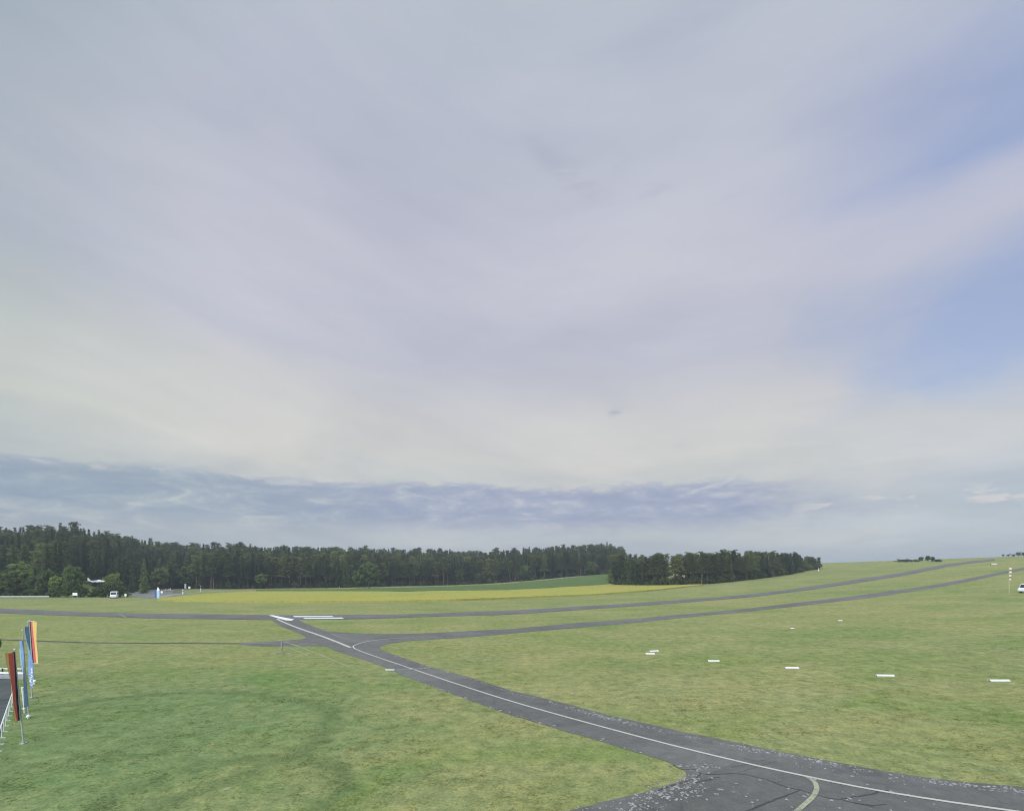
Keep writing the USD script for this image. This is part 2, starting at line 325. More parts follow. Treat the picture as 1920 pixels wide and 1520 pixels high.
M['steel'] = paint('grey_steel', (0.34, 0.37, 0.34), 0.5, 0.1)
M['dark'] = paint('dark_trim', (0.03, 0.032, 0.035), 0.5)
M['glass'] = paint('dark_glass', (0.02, 0.025, 0.03), 0.08, 0.05, 2.0, 0.6)
M['rubber'] = paint('rubber', (0.02, 0.02, 0.02), 0.8)
M['wood'] = paint('weathered_wood', (0.26, 0.24, 0.20), 0.8, 0.25, 4.0)
M['gravel'] = asphalt_look('gravel', (0.15, 0.143, 0.130), (0.20, 0.190, 0.172))
M['track'] = asphalt_look('farm_track', (0.22, 0.22, 0.17), (0.30, 0.28, 0.21))
M['stone'] = paint('pale_stone', (0.245, 0.238, 0.225), 0.85, 0.6, 2.0)
M['concrete'] = paint('concrete', (0.30, 0.30, 0.32), 0.8, 0.15)
M['black'] = paint('flag_black', (0.02, 0.02, 0.024), 0.8); M['red'] = paint('flag_red', (0.58, 0.12, 0.11), 0.8)
M['gold'] = paint('flag_gold', (0.74, 0.50, 0.16), 0.8); M['blue'] = paint('flag_blue', (0.20, 0.32, 0.52), 0.8, 0.2, 3.0)
M['deep_blue'] = paint('flag_deep_blue', (0.05, 0.11, 0.32), 0.8); M['pale_blue'] = paint('flag_pale_blue', (0.34, 0.48, 0.52), 0.8, 0.25, 3.0)
M['straw'] = paint('yellow_straw', (0.62, 0.58, 0.22), 0.8)
M['bark'] = paint('bark', (0.085, 0.07, 0.055), 0.9, 0.3, 3.0); M['pine_bark'] = paint('pine_bark', (0.15, 0.10, 0.075), 0.9, 0.3, 2.0)
M['spruce'] = leaf('spruce_needles', (0.155, 0.205, 0.100), (0.310, 0.380, 0.165), 0.5)
M['pine'] = leaf('pine_needles', (0.185, 0.220, 0.108), (0.360, 0.395, 0.175), 0.5)
M['broad'] = leaf('broad_leaves', (0.200, 0.285, 0.115), (0.350, 0.450, 0.180), 0.5)
M['fresh'] = leaf('fresh_leaves', (0.24, 0.35, 0.125), (0.40, 0.52, 0.20), 0.5)
M['blossom'] = leaf('pale_blossom', (0.22, 0.22, 0.14), (0.50, 0.48, 0.38), 0.2)
def crop_look(name, a, b, c2):
    g = Graph(); p = g.add('geometry', 'position'); n = g.noise(p, 0.05, 4.0, 0.6, 0.5); n2 = g.noise(p, 1.2, 5.0, 0.7)
    c = g.add('rgb_ramp', 'color', fac=n, ramp=[(0.3, a), (0.55, b), (0.72, c2)])
    c = g.mul(c, g.add('rgb_ramp', 'color', fac=n2, ramp=[(0.3, (0.75, 0.75, 0.7)), (0.7, (1.2, 1.2, 1.2))]))
    return g.build(name, g.add('diffuse_bsdf', 'BSDF', color=c, normal=g.add('bump', 'normal', height=n2, strength=0.7, distance=0.3)))
M['rape'] = crop_look('rapeseed', (0.305, 0.310, 0.085), (0.360, 0.325, 0.085), (0.315, 0.330, 0.100))
M['wheat'] = crop_look('green_wheat', (0.096, 0.140, 0.050), (0.112, 0.158, 0.056), (0.128, 0.168, 0.062))

M['yard'] = asphalt_look('yard_asphalt', (0.050, 0.056, 0.052), (0.075, 0.080, 0.074)); M['chalk'] = paint('worn_turf', (0.235, 0.24, 0.115), 0.9, 0.25, 2.0)
M['rail_grey'] = paint('rail_grey', (0.42, 0.44, 0.42), 0.6, 0.15); M['marker_white'] = paint('marker_white', (0.70, 0.69, 0.64), 0.6, 0.12); M['windpole'] = paint('faded_yellow', (0.42, 0.42, 0.22), 0.6); M['sock_red'] = paint('sock_red', (0.30, 0.13, 0.07), 0.8); M['sky_cloth'] = paint('pale_blue_cloth', (0.42, 0.55, 0.68), 0.8)
M['boulder'] = paint('boulder', (0.34, 0.31, 0.26), 0.9, 0.25, 1.0); M['worn_wood'] = paint('silver_wood', (0.33, 0.33, 0.29), 0.8, 0.2); M['canopy'] = paint('canopy', (0.72, 0.76, 0.78), 0.15, 0.05, 1.0, 0.6)
HAZE = 0.00022
# ---------------------------------------------------------------- ground sheet
def axis(parts):
    a = [np.arange(s, e, d) for s, e, d in parts]; return np.concatenate(a + [[parts[-1][1]]])
GX = axis([(-3000, -700, 100), (-700, -320, 12), (-320, -120, 5), (-120, 120, 2), (120, 320, 5), (320, 700, 10), (700, 3000, 60)])
GY = axis([(-1500, -100, 200), (-100, 10, 10), (10, 140, 2), (140, 300, 4), (300, 720, 6), (720, 3000, 40)])
xx, yy = np.meshgrid(GX, GY); n_, m_ = xx.shape
gv = np.column_stack([xx.ravel(), yy.ravel(), height(xx, yy).ravel()])
ii = (np.arange(n_ - 1)[:, None] * m_ + np.arange(m_ - 1)[None]).ravel()
gf = np.vstack([np.column_stack([ii, ii + 1, ii + m_ + 1]), np.column_stack([ii, ii + m_ + 1, ii + m_])])
obj('ground', (gv, gf), M['grass'], smooth=True, kind='structure')

# ---------------------------------------------------------------- runway, taxiways, markings
RUN_UP = [(-700, 1085), (-300, 1118), (0, 1140), (150, 1147), (270, 1150), (480, 1152.5), (655, 1152.3), (760, 1151.5), (960, 1144), (1210, 1129), (1440, 1110), (1600, 1087), (1690, 1073.5), (1780, 1056.5), (1865, 1047.2)]
RUN_LO = [(1865, 1050.5), (1780, 1061.5), (1690, 1079.5), (1600, 1093.5), (1440, 1115.5), (1210, 1134.5), (960, 1151.5), (730, 1158.5), (640, 1161), (480, 1161.5), (270, 1158.5), (150, 1154.5), (0, 1149), (-300, 1126), (-700, 1092)]
RUN_UP, RUN_LO = [p for p in RUN_UP if p[0] >= 0], [p for p in RUN_LO if p[0] >= 0]
up, lo = at2(RUN_UP), at2(RUN_LO)
up = np.vstack([up[0] + (up[0] - up[2]) * 1.0, up]); lo = np.vstack([lo, lo[-1] + (lo[-1] - lo[-3]) * 1.0])
runway_plan = rough_edge(np.vstack([up, lo]), 0.12, 1.5, 3)
runway = obj('runway', drape(runway_plan, 0.020), M['old_asphalt'], smooth=True, kind='structure')

TAXI = [(504, 1159), (528, 1174), (552, 1183), (567, 1190), (575, 1195), (566, 1198), (523, 1201), (490, 1203.5), (450, 1204), (450, 1208), (490, 1211), (555, 1211), (600, 1210.5), (613, 1212), (627, 1219), (661, 1230), (687, 1238), (720, 1250), (755, 1265), (785, 1277),
        (870, 1308), (960, 1341), (1080, 1376), (1175, 1404), (1247, 1426), (1282, 1442), (1288, 1450), (1275, 1464), (1210, 1484), (1135, 1502), (1080, 1517), (1000, 1541), (880, 1575),
        (1000, 1750), (1900, 1750), (2150, 1560), (2150, 1508), (1920, 1475), (1800, 1464.5), (1680, 1449), (1560, 1427), (1440, 1404.5), (1360, 1387), (1260, 1367), (1140, 1340), (1035, 1312), (960, 1295), (890, 1272), (805, 1250), (760, 1234), (730, 1224), (714, 1217.5), (711, 1213), (725, 1207), (767, 1201), (880, 1194), (960, 1187),
        (1210, 1165), (1440, 1142), (1600, 1124), (1790, 1095), (1920, 1067.5), (1990, 1053), (1990, 1048.5), (1920, 1063.5), (1890, 1069.5), (1760, 1094.5), (1600, 1117), (1440, 1136), (1210, 1158), (1085, 1167), (960, 1178.5), (792, 1187), (730, 1188), (687, 1187.5), (640, 1185.5), (612, 1183), (590, 1175), (567, 1166), (556, 1159)]
taxi_plan = rough_edge(at2(TAXI), 0.13, 0.6, 11)
taxi = obj('taxiway', drape(taxi_plan, 0.012), M['asphalt'], smooth=True, kind='structure')
path_plan_pts = at2([(452, 1206), (300, 1205.5), (175, 1204.5), (80, 1201.5), (0, 1198.5), (-60, 1195)])
obj('footpath', ribbon(path_plan_pts, 0.9, 0.010), M['seam'], smooth=True, kind='structure')

def stripe(name, pts, w, mat, parent, base=0.024, **t): obj(name, ribbon(at2(pts), w, base), mat, parent, smooth=True, **t)
stripe('centre_line', [(519.5, 1160.3), (561, 1178), (610, 1195), (657, 1213.8)], 0.55, M['road_white'], taxi)
stripe('centre_line', [(767, 1195.5), (705, 1200), (678, 1205), (664, 1210), (663, 1214), (672, 1219), (695, 1227.5), (767, 1252), (850, 1280), (960, 1315), (1120, 1360), (1280, 1402), (1440, 1440), (1515, 1456), (1630, 1479), (1765, 1501), (1920, 1523), (2050, 1541)], 0.22, M['road_white'], taxi)
stripe('centre_line', [(770, 1195.3), (830, 1191.8), (900, 1187.8)], 0.4, M['faint'], taxi)
stripe('branch_line', [(1514, 1457), (1524, 1463), (1531, 1474), (1529, 1486), (1520, 1498), (1505, 1511), (1484, 1530), (1455, 1556)], 0.24, M['road_cream'], taxi)
stripe('branch_line', [(474, 1206.8), (543, 1205.4), (600, 1202.4), (650, 1202)], 0.35, M['faint'], taxi)
stripe('edge_line', [(622, 1188), (634, 1193), (650, 1198), (668, 1201.5)], 0.35, M['faint'], taxi)
stripe('holding_line', [(741, 1256.3), (777, 1254.5), (812, 1251)], 0.55, M['faint'], taxi)
def plate(name, corners, mat, parent, base=0.030, **t): obj(name, drape(Polygon(at2(corners)), base, 3.0), mat, parent, smooth=True, **t)
plate('threshold_bar', [(503.5, 1153.6), (512, 1153.6), (552, 1161.4), (546, 1163.6), (536, 1163.0)], M['white'], runway, 0.034)
plate('runway_stripe', [(549, 1154.6), (622, 1154.6), (626, 1156.6), (552, 1157.0)], M['worn_white'], runway, 0.034)
plate('runway_stripe', [(568, 1158.4), (641, 1157.9), (645, 1160.2), (572, 1160.4)], M['worn_white'], runway, 0.034)
stripe('cross_line', [(222, 1150.5), (229, 1154), (236, 1158)], 0.5, M['faint'], runway, 0.03)

# cracks sealed with tar on the apron
CR = [[(1262, 1434), (1280, 1443), (1300, 1441), (1317, 1450), (1306, 1459), (1282, 1466), (1230, 1482)],
      [(1317, 1451), (1345, 1452), (1375, 1449), (1405, 1453), (1440, 1462), (1470, 1474), (1500, 1481), (1535, 1491), (1580, 1500), (1640, 1513)],
      [(1300, 1467), (1330, 1461), (1352, 1457)], [(1440, 1504), (1470, 1492), (1502, 1480)], [(1320, 1545), (1400, 1520), (1442, 1503)],
      [(1600, 1505), (1640, 1511), (1662, 1508)], [(1575, 1497), (1625, 1490), (1668, 1480)], [(1390, 1420), (1420, 1427), (1440, 1424)], [(1455, 1426), (1425, 1436), (1395, 1446)]]
for k, c in enumerate(CR):
    q = at2(c); d = np.cumsum(np.r_[0, np.linalg.norm(np.diff(q, axis=0), axis=1)]); t = np.linspace(0, d[-1], max(8, int(d[-1] / 0.25)))
    q = np.column_stack([np.interp(t, d, q[:, a]) for a in (0, 1)]) + RNG.normal(0, 0.035, (len(t), 2))
    w = 0.05 + 0.13 * meshkit.fbm(np.column_stack([t * 1.5, t * 0 + k, t * 0]), 3, k) ** 1.5
    obj('crack', ribbon(q, w if k != 7 and k != 8 else w * 0.35, 0.018, smooth=False), M['seam'], taxi, smooth=True)

# ---------------------------------------------------------------- crops, track, car park
track_near = [(296, 1121.5), (375, 1110.5), (480, 1105), (570, 1104), (655, 1103.8), (740, 1101.5), (850, 1098.6), (960, 1093), (1040, 1085.5), (1120, 1077.6), (1150, 1074.5)]
rape_near = [(293, 1126.5), (380, 1128.3), (480, 1129.3), (580, 1129.8), (740, 1129), (850, 1126.5), (960, 1122.3), (1120, 1115.5), (1210, 1108.8), (1285, 1101), (1320, 1097.5)]
rape_far = [(1310, 1096.8), (1240, 1099), (1160, 1097.6), (1152, 1095), (1060, 1101.5), (960, 1107.5), (805, 1110), (755, 1111.3), (650, 1110.3), (480, 1110.3), (375, 1116), (296, 1124.5)]
wheat_far = [(1145, 1076.5), (1120, 1078.5), (1040, 1086.5), (960, 1094), (850, 1099.6), (740, 1102.5), (655, 1104.6), (570, 1105), (480, 1106.3)]
wheat_near = [(480, 1108.8), (650, 1109.2), (755, 1110), (805, 1108.8), (960, 1106.3), (1060, 1100.2), (1152, 1094)]
def crop(name, outline, mat, tall, size, **t):
    """A stand of crop: a closed slab with an uneven top and steep sides."""
    p = rough_edge(at2(outline), 0.35, 2.5, 5); s = drape(p, 0.0, size); v = s.vertices.copy()
    v[:, 2] = height(v[:, 0], v[:, 1]) + tall * (0.85 + 0.35 * meshkit.fbm(v * (0.5, 0.5, 0), 3, 4))
    edges = trimesh.grouping.group_rows(s.edges_sorted, require_count=1); e = s.edges[edges]
    low = v.copy(); low[:, 2] = height(v[:, 0], v[:, 1]) - 0.1; n = len(v)
    side = np.vstack([np.column_stack([e[:, 1], e[:, 0], e[:, 0] + n]), np.column_stack([e[:, 1], e[:, 0] + n, e[:, 1] + n])])
    obj(name, (np.vstack([v, low]), np.vstack([s.faces, side])), mat, smooth=40, **t)
crop('rapeseed_crop', rape_near + rape_far, M['rape'], 0.75, 5.0, kind='stuff', label='broad strip of yellow flowering rapeseed in front of the forest', cat='crop field')
crop('wheat_crop', wheat_far + wheat_near, M['wheat'], 0.40, 6.0, kind='stuff', label='strip of green wheat between the yellow field and the farm track', cat='crop field')
obj('farm_track', ribbon(at2(track_near), 4.0, 0.015), M['track'], smooth=True, kind='structure')
park = at2([(238, 1117.5), (300, 1122.5), (345, 1114), (352, 1110), (300, 1104.5), (250, 1106.5), (238, 1112)])
obj('car_park', drape(rough_edge(park, 0.5, 3, 8), 0.012, 8), M['gravel'], smooth=True, kind='structure')
obj('lawn', drape(Polygon(at2([(308, 1103.8), (346, 1103.6), (346, 1099.5), (330, 1097.5), (312, 1098.5)])), 0.02, 8), M['wheat'], smooth=True, kind='structure')
yard = np.array([(-30.2, 31.0), (-43.6, 46.2), (-52.6, 56.6), (-75, 58.5), (-80, 40), (-60, 25), (-34, 26)])
obj('yard', drape(rough_edge(yard, 0.08, 1.0, 2), 0.012), M['yard'] if 'yard' in M else M['asphalt'], smooth=True, kind='structure')

# ---------------------------------------------------------------- trees
def quads(c, u, v):
    """Little leaf sheets: centres c, half axes u and v."""
    n = len(c); P = np.stack([c - u - v, c + u - v * 0.6, c + u * 0.7 + v, c - u * 0.8 + v * 0.7], 1).reshape(-1, 3); i = np.arange(n)[:, None] * 4
    return P, np.vstack([i + [0, 1, 2], i + [0, 2, 3]])
def rand_dirs(r, n): d = r.normal(size=(n, 3)); return d / np.linalg.norm(d, axis=1, keepdims=True)
def clump(r, centre, radii, n, size, flat=0.5):
    d = rand_dirs(r, n); rad = r.uniform(0.55, 1.0, (n, 1)) ** 0.7
    c = centre + d * rad * radii
    u = rand_dirs(r, n); u[:, 2] *= flat; w = np.cross(d + 0.4 * rand_dirs(r, n), u); w /= np.maximum(np.linalg.norm(w, axis=1, keepdims=True), 1e-6)
    s = size * r.uniform(0.6, 1.35, (n, 1)); return quads(c, u * s, w * s * 0.7)
def join(parts):
    V, F, k = [], [], 0
    for v, f in parts: V.append(v); F.append(f + k); k += len(v)
    return np.vstack(V), np.vstack(F)
def limb(mb, a, b, r1, r2): mb.tube(a, b, r1, r2, 6)
def spruce_mesh(seed, H=25.0, R=3.3, base=0.06):
    r = np.random.default_rng(seed); parts = []; levels = 30
    for k in range(levels):
        t = k / (levels - 1); z = H * (base + (0.99 - base) * t)
        L = R * (1 - t) ** 0.8 * r.uniform(0.75, 1.1) + 0.25; n = max(4, int(8 * (1 - t) + 3))
        for a in r.uniform(0, 2 * np.pi) + np.arange(n) * 2 * np.pi / n + r.normal(0, 0.25, n):
            l = L * r.uniform(0.65, 1.15); d = np.array([math.cos(a), math.sin(a), 0]); side = np.array([-d[1], d[0], 0]); m = max(3, int(l / 0.55))
            q = (np.arange(m) + r.uniform(0.2, 0.8)) / m
            c = d * (q * l)[:, None] + [0, 0, z] + np.outer(-(0.28 + 0.2 * (1 - t)) * l * q ** 1.3 + 0.12 * l * q ** 3, [0, 0, 1]) + r.normal(0, 0.10, (m, 3))
            w = (0.30 + 0.34 * (1 - q)) * (0.55 + 0.25 * l)
            parts.append(quads(c, np.outer(np.full(m, 0.40), d) + [0, 0, -0.14] + r.normal(0, 0.10, (m, 3)), side * w[:, None] * r.uniform(0.7, 1.3, (m, 1)) + np.outer(r.normal(-0.12, 0.2, m), [0, 0, 1])))
    t = MB(); limb(t, (0, 0, -0.3), (0, 0, H * 0.96), 0.26, 0.03)
    return t.get(), join(parts)
def pine_mesh(seed, H=24.0, low=0.48, spread=2.9, lean=0.4):
    r = np.random.default_rng(seed); parts = []; t = MB()
    top = np.array([r.normal(0, lean), r.normal(0, lean), H * 0.93]); mid = np.array([r.normal(0, 0.25), r.normal(0, 0.25), H * 0.5])
    limb(t, (0, 0, -0.3), mid, 0.24, 0.17); limb(t, mid, top, 0.17, 0.05)
    n = int(40 * (1 - low)) + 6
    for k in range(n):
        q = low + (1 - low) * (k + 0.5) / n; stem = mid + (top - mid) * max((q - 0.5) / 0.43, -0.3)
        a = k * 2.4 + r.normal(0, 0.4); out = spread * (1 - ((q - low) / (1 - low)) ** 1.8 * 0.75) * r.uniform(0.25, 1.0)
        e = stem + [math.cos(a) * out, math.sin(a) * out, r.uniform(0.1, 1.0)]
        limb(t, stem, e, 0.07, 0.03)
        s = r.uniform(0.8, 1.35); parts.append(clump(r, e, np.array([1.25, 1.25, 0.62]) * s, 42, 0.34, 0.5))
    parts.append(clump(r, top, np.array([0.8, 0.8, 0.9]), 40, 0.30, 0.5)); parts.append(clump(r, top + [0, 0, 1.0], np.array([0.35, 0.35, 0.7]), 26, 0.24, 0.5))
    for _ in range(r.integers(3, 7)):                            # dead lower branches
        q = r.uniform(min(0.22, low), max(low, 0.22)); a = r.uniform(0, 6.28); s0 = mid * (q / 0.5); limb(t, s0, s0 + [math.cos(a) * 1.2, math.sin(a) * 1.2, r.uniform(-.3, .3)], 0.04, 0.015)
    return t.get(), join(parts)
def broad_mesh(seed, H=12.0, R=4.0, low=0.10, n=70, leaf=0.40, per=46):
    r = np.random.default_rng(seed); parts = []; t = MB(); limb(t, (0, 0, -0.3), (0, 0, H * 0.45), 0.03 * H * 0.55, 0.12)
    cz, hz = H * (0.5 + low / 2), H * (0.5 - low / 2)
    for k in range(n):
        d = rand_dirs(r, 1)[0]; d[2] = abs(d[2]) * r.choice([1, 1, -0.8]); rad = r.uniform(0.45, 0.88)
        c = np.array([0, 0, cz]) + d * rad * [R, R, hz] * (1 + 0.12 * r.normal())
        limb(t, (0, 0, H * r.uniform(0.15, 0.5)), c, 0.07, 0.02)
        s = r.uniform(0.16, 0.30) * R; parts.append(clump(r, c, np.array([s, s, s * 0.75]), per, leaf, 0.8))
    return t.get(), join(parts)
def bush_mesh(seed, H=2.4, R=1.8): return broad_mesh(seed, H, R, 0.0, 22, 0.2, 40)

FOREST = 'tall dark spruce standing in the forest behind the yellow field'
def tree_proto(name, meshes, crown_mat, bark, loc, rz, s, **t):
    o = thing(name, loc, rz, s, **t); trunk, crown = meshes
    obj('trunk', trunk, bark, o); obj('crown', crown, crown_mat, o, smooth=False); return o
PROTO = {}
KINDS = {"bush": [(lambda s=s: (bush_mesh(400 + s), "broad", "bark")) for s in (1, 2)]}
KINDS['spruce'] = [(lambda s=s, R=R, b=b: (spruce_mesh(100 + s, 25, R, b), 'spruce', 'bark')) for s, R, b in ((1, 3.4, .05), (2, 2.9, .10), (3, 3.7, .03))]
KINDS['pine'] = [(lambda s=s, l=l, w=w: (pine_mesh(200 + s, 24, l, w), 'pine', 'pine_bark')) for s, l, w in ((1, .42, 3.1), (2, .30, 3.4), (3, .50, 2.9), (4, .10, 3.6))]
KINDS['broad'] = [(lambda s=s, R=R, l=l: (broad_mesh(300 + s, 12, R, l), 'broad', 'bark')) for s, R, l in ((1, 4.2, .06), (2, 3.6, .10), (3, 4.6, .04))]
NAMES = {'spruce': 'spruce_tree', 'pine': 'pine_tree', 'broad': 'broadleaf_tree', 'bush': 'bush'}
HEIGHTS = {'spruce': 25.0, 'pine': 24.0, 'broad': 12.0, 'bush': 2.4}
MESHES = {k: [f() for f in v] for k, v in KINDS.items()}
def plant(kind, X, Y, H, wide=1.0, mat=None, variant=None, r=RNG, **t):
    k = int(r.integers(len(MESHES[kind]))) if variant is None else variant
    meshes, cm, bm = MESHES[kind][k]; cm = mat or cm; s = H / HEIGHTS[kind]; sc = (s * wide * r.uniform(.92, 1.1), s * wide * r.uniform(.92, 1.1), s)
    loc = (X, Y, float(height(X, Y)) - 0.05); rz = r.uniform(0, 360); key = (kind, k, cm)
    if key in PROTO: return copy(PROTO[key], NAMES[kind], loc, rz, sc, **t)
    PROTO[key] = tree_proto(NAMES[kind], meshes, M[cm], M[bm], loc, rz, sc, **t); return PROTO[key]

def edge_dist(u): return float(np.interp(u, EDGE_U, EDGE_D))
def visible_front(u0, u1, step, jit, r):
    """Points along the forest's front edge."""
    out = []; u = u0
    while u < u1:
        D = edge_dist(u); out.append((u * D, D)); u += step / D / math.sqrt(1 + u * u) * 1.0 * r.uniform(0.75, 1.25)
    return out
r = np.random.default_rng(21); used = []
PLANE_GAP = [(-241, 306)]
def clear(X, Y, rad=0): return not (-0.835 < X / Y < -0.755 and 245 < Y < 318)
# first two rows of the forest, tree by tree
for row, (back, step) in enumerate(((3, 6.2), (9, 6.8))):
    for X, Y in visible_front(-1.06, 0.185, step, 1, r):
        u = X / Y
        if u < -0.66 and row == 0 and r.random() < 0.35: continue
        X2, Y2 = X + r.normal(0, 1.0) + u * back, Y + back + r.uniform(-1.5, 2.5)
        if not clear(X2, Y2): continue
        left = u < -0.60
        kind = 'spruce' if r.random() < (0.62 if left else 0.30 if u < -0.25 else 0.2) else 'pine'
        if r.random() < (0.30 if left else 0.12): kind = 'broad'
        H = {'spruce': r.uniform(18, 27), 'pine': r.uniform(17, 25.5), 'broad': r.uniform(11, 18)}[kind]
        if -0.06 < u < 0.02 and row == 0 : H *= 0.95
        place = 'on the wooded slope at the left behind the shrubs' if left else 'in the forest behind the yellow field'
        what = {'spruce': 'tall dark pointed spruce', 'pine': 'tall pine with a bare trunk', 'broad': 'rounded broadleaf tree'}[kind]
        plant(kind, X2, Y2, H, 1.5 if kind == 'pine' else 1.3, None, None, r, label=f'{what} {place}', cat='tree', group=f'{NAMES[kind].replace("_", " ")}s {place}')
# the pine grove on the right
GROVE_X, GROVE_H = [80, 95, 106, 131, 167, 218, 245, 258, 266], [22.5, 19.5, 21.5, 21.0, 19.5, 16.5, 13.6, 10.5, 8.0]
GROVE = [(1152, 1097), (1190, 1098.2), (1250, 1097.8), (1330, 1094.5), (1400, 1087.5), (1480, 1076.5), (1538, 1066)]
gp = at2(GROVE); gl = LineString(gp); gn = 0
for row, (back, step) in enumerate(((0.5, 7.0), (8, 7.5))):
    s = 2.0
    while s < gl.length - 2:
        p = gl.interpolate(s); X, Y = p.x + r.normal(0, .8), p.y + back + r.uniform(-.5, 2.0); s += step * r.uniform(0.75, 1.25)
        q = s / gl.length; H = np.interp(X, GROVE_X, GROVE_H) * r.uniform(0.78, 1.08)
        kind = 'pine' if r.random() < 0.88 or 0.26 < X / Y < 0.34 else 'spruce'
        what = {'spruce': 'dark pointed spruce', 'pine': 'broad dark pine'}[kind]
        plant(kind, X, Y, H, 1.5, None, (0 if 0.285 < X / Y < 0.315 else [1, 3, 3, 3][int(r.integers(4))]) if kind == 'pine' else None, r, label=f'{what} in the grove beside the runway on the right', cat='tree', group=f'{NAMES[kind].replace("_", " ")}s in the grove on the right')
        gn += 1
# behind those rows the woods read as one mass
stuff_pts = []
def scatter(points_fn): stuff_pts.extend(points_fn)
for _ in range(9000):
    u = r.uniform(-1.25, 0.21); back = 14 + 146 * r.random() ** 1.0; D = edge_dist(u) + back
    if r.random() > (D / 620) ** 1.0: continue
    stuff_pts.append((u * D, D))
gpoly = Polygon(np.vstack([gp + [0, 15], (gp + [20, 95])[::-1]])); bx = gpoly.bounds
for _ in range(1500):
    X, Y = r.uniform(bx[0], bx[2]), r.uniform(bx[1], bx[3])
    if shapely.contains_xy(gpoly, X, Y) and not (0.29 < X / Y < 0.312): stuff_pts.append((X, Y))
# thin to a natural spacing
cell, kept = {}, []
for X, Y in stuff_pts:
    i, j = int(X // 5), int(Y // 5)
    if any((X - a) ** 2 + (Y - b) ** 2 < 4.6 ** 2 for di in (-1, 0, 1) for dj in (-1, 0, 1) for a, b in cell.get((i + di, j + dj), [])): continue
    if not clear(X, Y): continue
    cell.setdefault((i, j), []).append((X, Y)); kept.append((X, Y))
def instancer(name, protos, pos, idx, rz, sc, **t):
    pi = UsdGeom.PointInstancer.Define(stage, fresh('/World', name)); path = pi.GetPath(); rel = []
    for k, parts in enumerate(protos):
        x = UsdGeom.Xform.Define(stage, f'{path}/kind_{k}')
        for nm, mesh, mat, smooth in parts: usdkit.mesh(stage, f'{x.GetPath()}/{nm}', mesh, mat, smooth=smooth)
        rel.append(x.GetPath())
    pi.CreatePrototypesRel().SetTargets(rel); n = len(pos)
    pi.CreatePositionsAttr(Vt.Vec3fArray.FromNumpy(np.asarray(pos, np.float32))); pi.CreateProtoIndicesAttr(Vt.IntArray.FromNumpy(np.asarray(idx, np.int32)))
    q = np.zeros((n, 4), np.float16); h = np.asarray(rz) / 2; q[:, 2], q[:, 3] = np.sin(h), np.cos(h)
    pi.CreateOrientationsAttr(Vt.QuathArray([Gf.Quath(float(a[3]), 0, 0, float(a[2])) for a in q])); pi.CreateScalesAttr(Vt.Vec3fArray.FromNumpy(np.asarray(sc, np.float32)))
    return tag(pi, kind='stuff', **t)
P = np.array(kept); u = P[:, 0] / P[:, 1]; n = len(P)
protos = [[('trunk', m[0][0], M[m[2]], 30), ('crown', m[0][1], M[m[1]], False)] for k in ('spruce', 'pine') for m in MESHES[k]]
is_spruce = r.random(n) < np.where(u < -0.6, 0.70, np.where(u < 0.19, 0.55, 0.10))
idx = np.where(is_spruce, r.integers(0, 3, n), np.where(u > 0.19, 3 + np.array([1, 3, 3, 3])[r.integers(0, 4, n)], 3 + r.integers(0, 4, n)))
hh = np.where(u > 0.19, np.interp(P[:, 0], GROVE_X, GROVE_H) * r.uniform(.78, 1.02, n), r.uniform(18.5, 25.5, n) + 4.0 * (r.random(n) < 0.16) * r.random(n)); s = hh / np.where(is_spruce, 25, 24)
instancer('forest', protos, np.column_stack([P, height(P[:, 0], P[:, 1]) - 0.05]), idx, r.uniform(0, 6.28, n), np.column_stack([s * 1.35, s * 1.35, s]), label='dense mixed forest of dark spruce and pine covering the hillside', cat='forest')
print('forest', n, 'grove', gn)

# dark undergrowth along the feet of the woods, one mass
ub = []
for X, Y in visible_front(-1.06, 0.19, 1.3, 1, r):
    for _ in range(2):
        b = r.uniform(0.5, 16); 
        if r.random() < 0.75: ub.append((X + r.normal(0, .8), Y + b))
for s_ in np.arange(1, gl.length, 1.2):
    p = gl.interpolate(s_)
    for _ in range(2):
        X, Y = p.x + r.normal(0, .6), p.y + r.uniform(0.2, 14)
        if not (0.28 < X / Y < 0.318) or r.random() < 0.45: ub.append((X, Y))
ub = np.array([q for q in ub if clear(*q)]); n = len(ub); s = r.uniform(0.6, 1.6, n) * np.where(ub[:, 0] / ub[:, 1] > 0.19, 1.5, 1.0)
instancer('undergrowth', [[('foliage', m[0][1], M['spruce' if k else 'pine'], False)] for k, m in enumerate(MESHES['bush'])], np.column_stack([ub, height(ub[:, 0], ub[:, 1]) - 0.1]), r.integers(0, 2, n), r.uniform(0, 6.28, n), np.column_stack([s, s, s * r.uniform(.8, 1.5, n)]), label='dark undergrowth of seedlings and brambles along the foot of the woods', cat='undergrowth')

# single trees and bushes that stand out
def plant_px(kind, px, base, top, wide, label, mat=None, variant=None, group=None, r=r):
    X, Y, _ = at(px, base); H = (base - top) / FOC * Y
    return plant(kind, X, Y, H, wide, mat, variant, r, label=label, cat='tree' if kind != 'bush' else 'bush', group=group)
SHRUBS = [(-18, 1120, 1056, 1.0), (14, 1120, 1068, .95), (38, 1119, 1048, .9), (66, 1119, 1075, 1.1), (92, 1119, 1066, .9), (112, 1119, 1078, 1.2), (40, 1119, 1090, 1.3), (82, 1119, 1094, 1.4), (10, 1119, 1092, 1.3)]
SHRUB_LABEL = ['leafy broadleaf tree cut off by the left edge of the picture', 'broadleaf tree above the left end of the white rail', 'taller grey green broadleaf tree left of the round pale tree', 'low spreading broadleaf tree over the middle of the white rail', 'narrow broadleaf tree beside the grey post', 'bushy tree just left of the round pale tree', 'low leafy bush behind the middle of the white rail', 'low leafy bush near the right end of the white rail', 'low leafy bush behind the left part of the white rail']
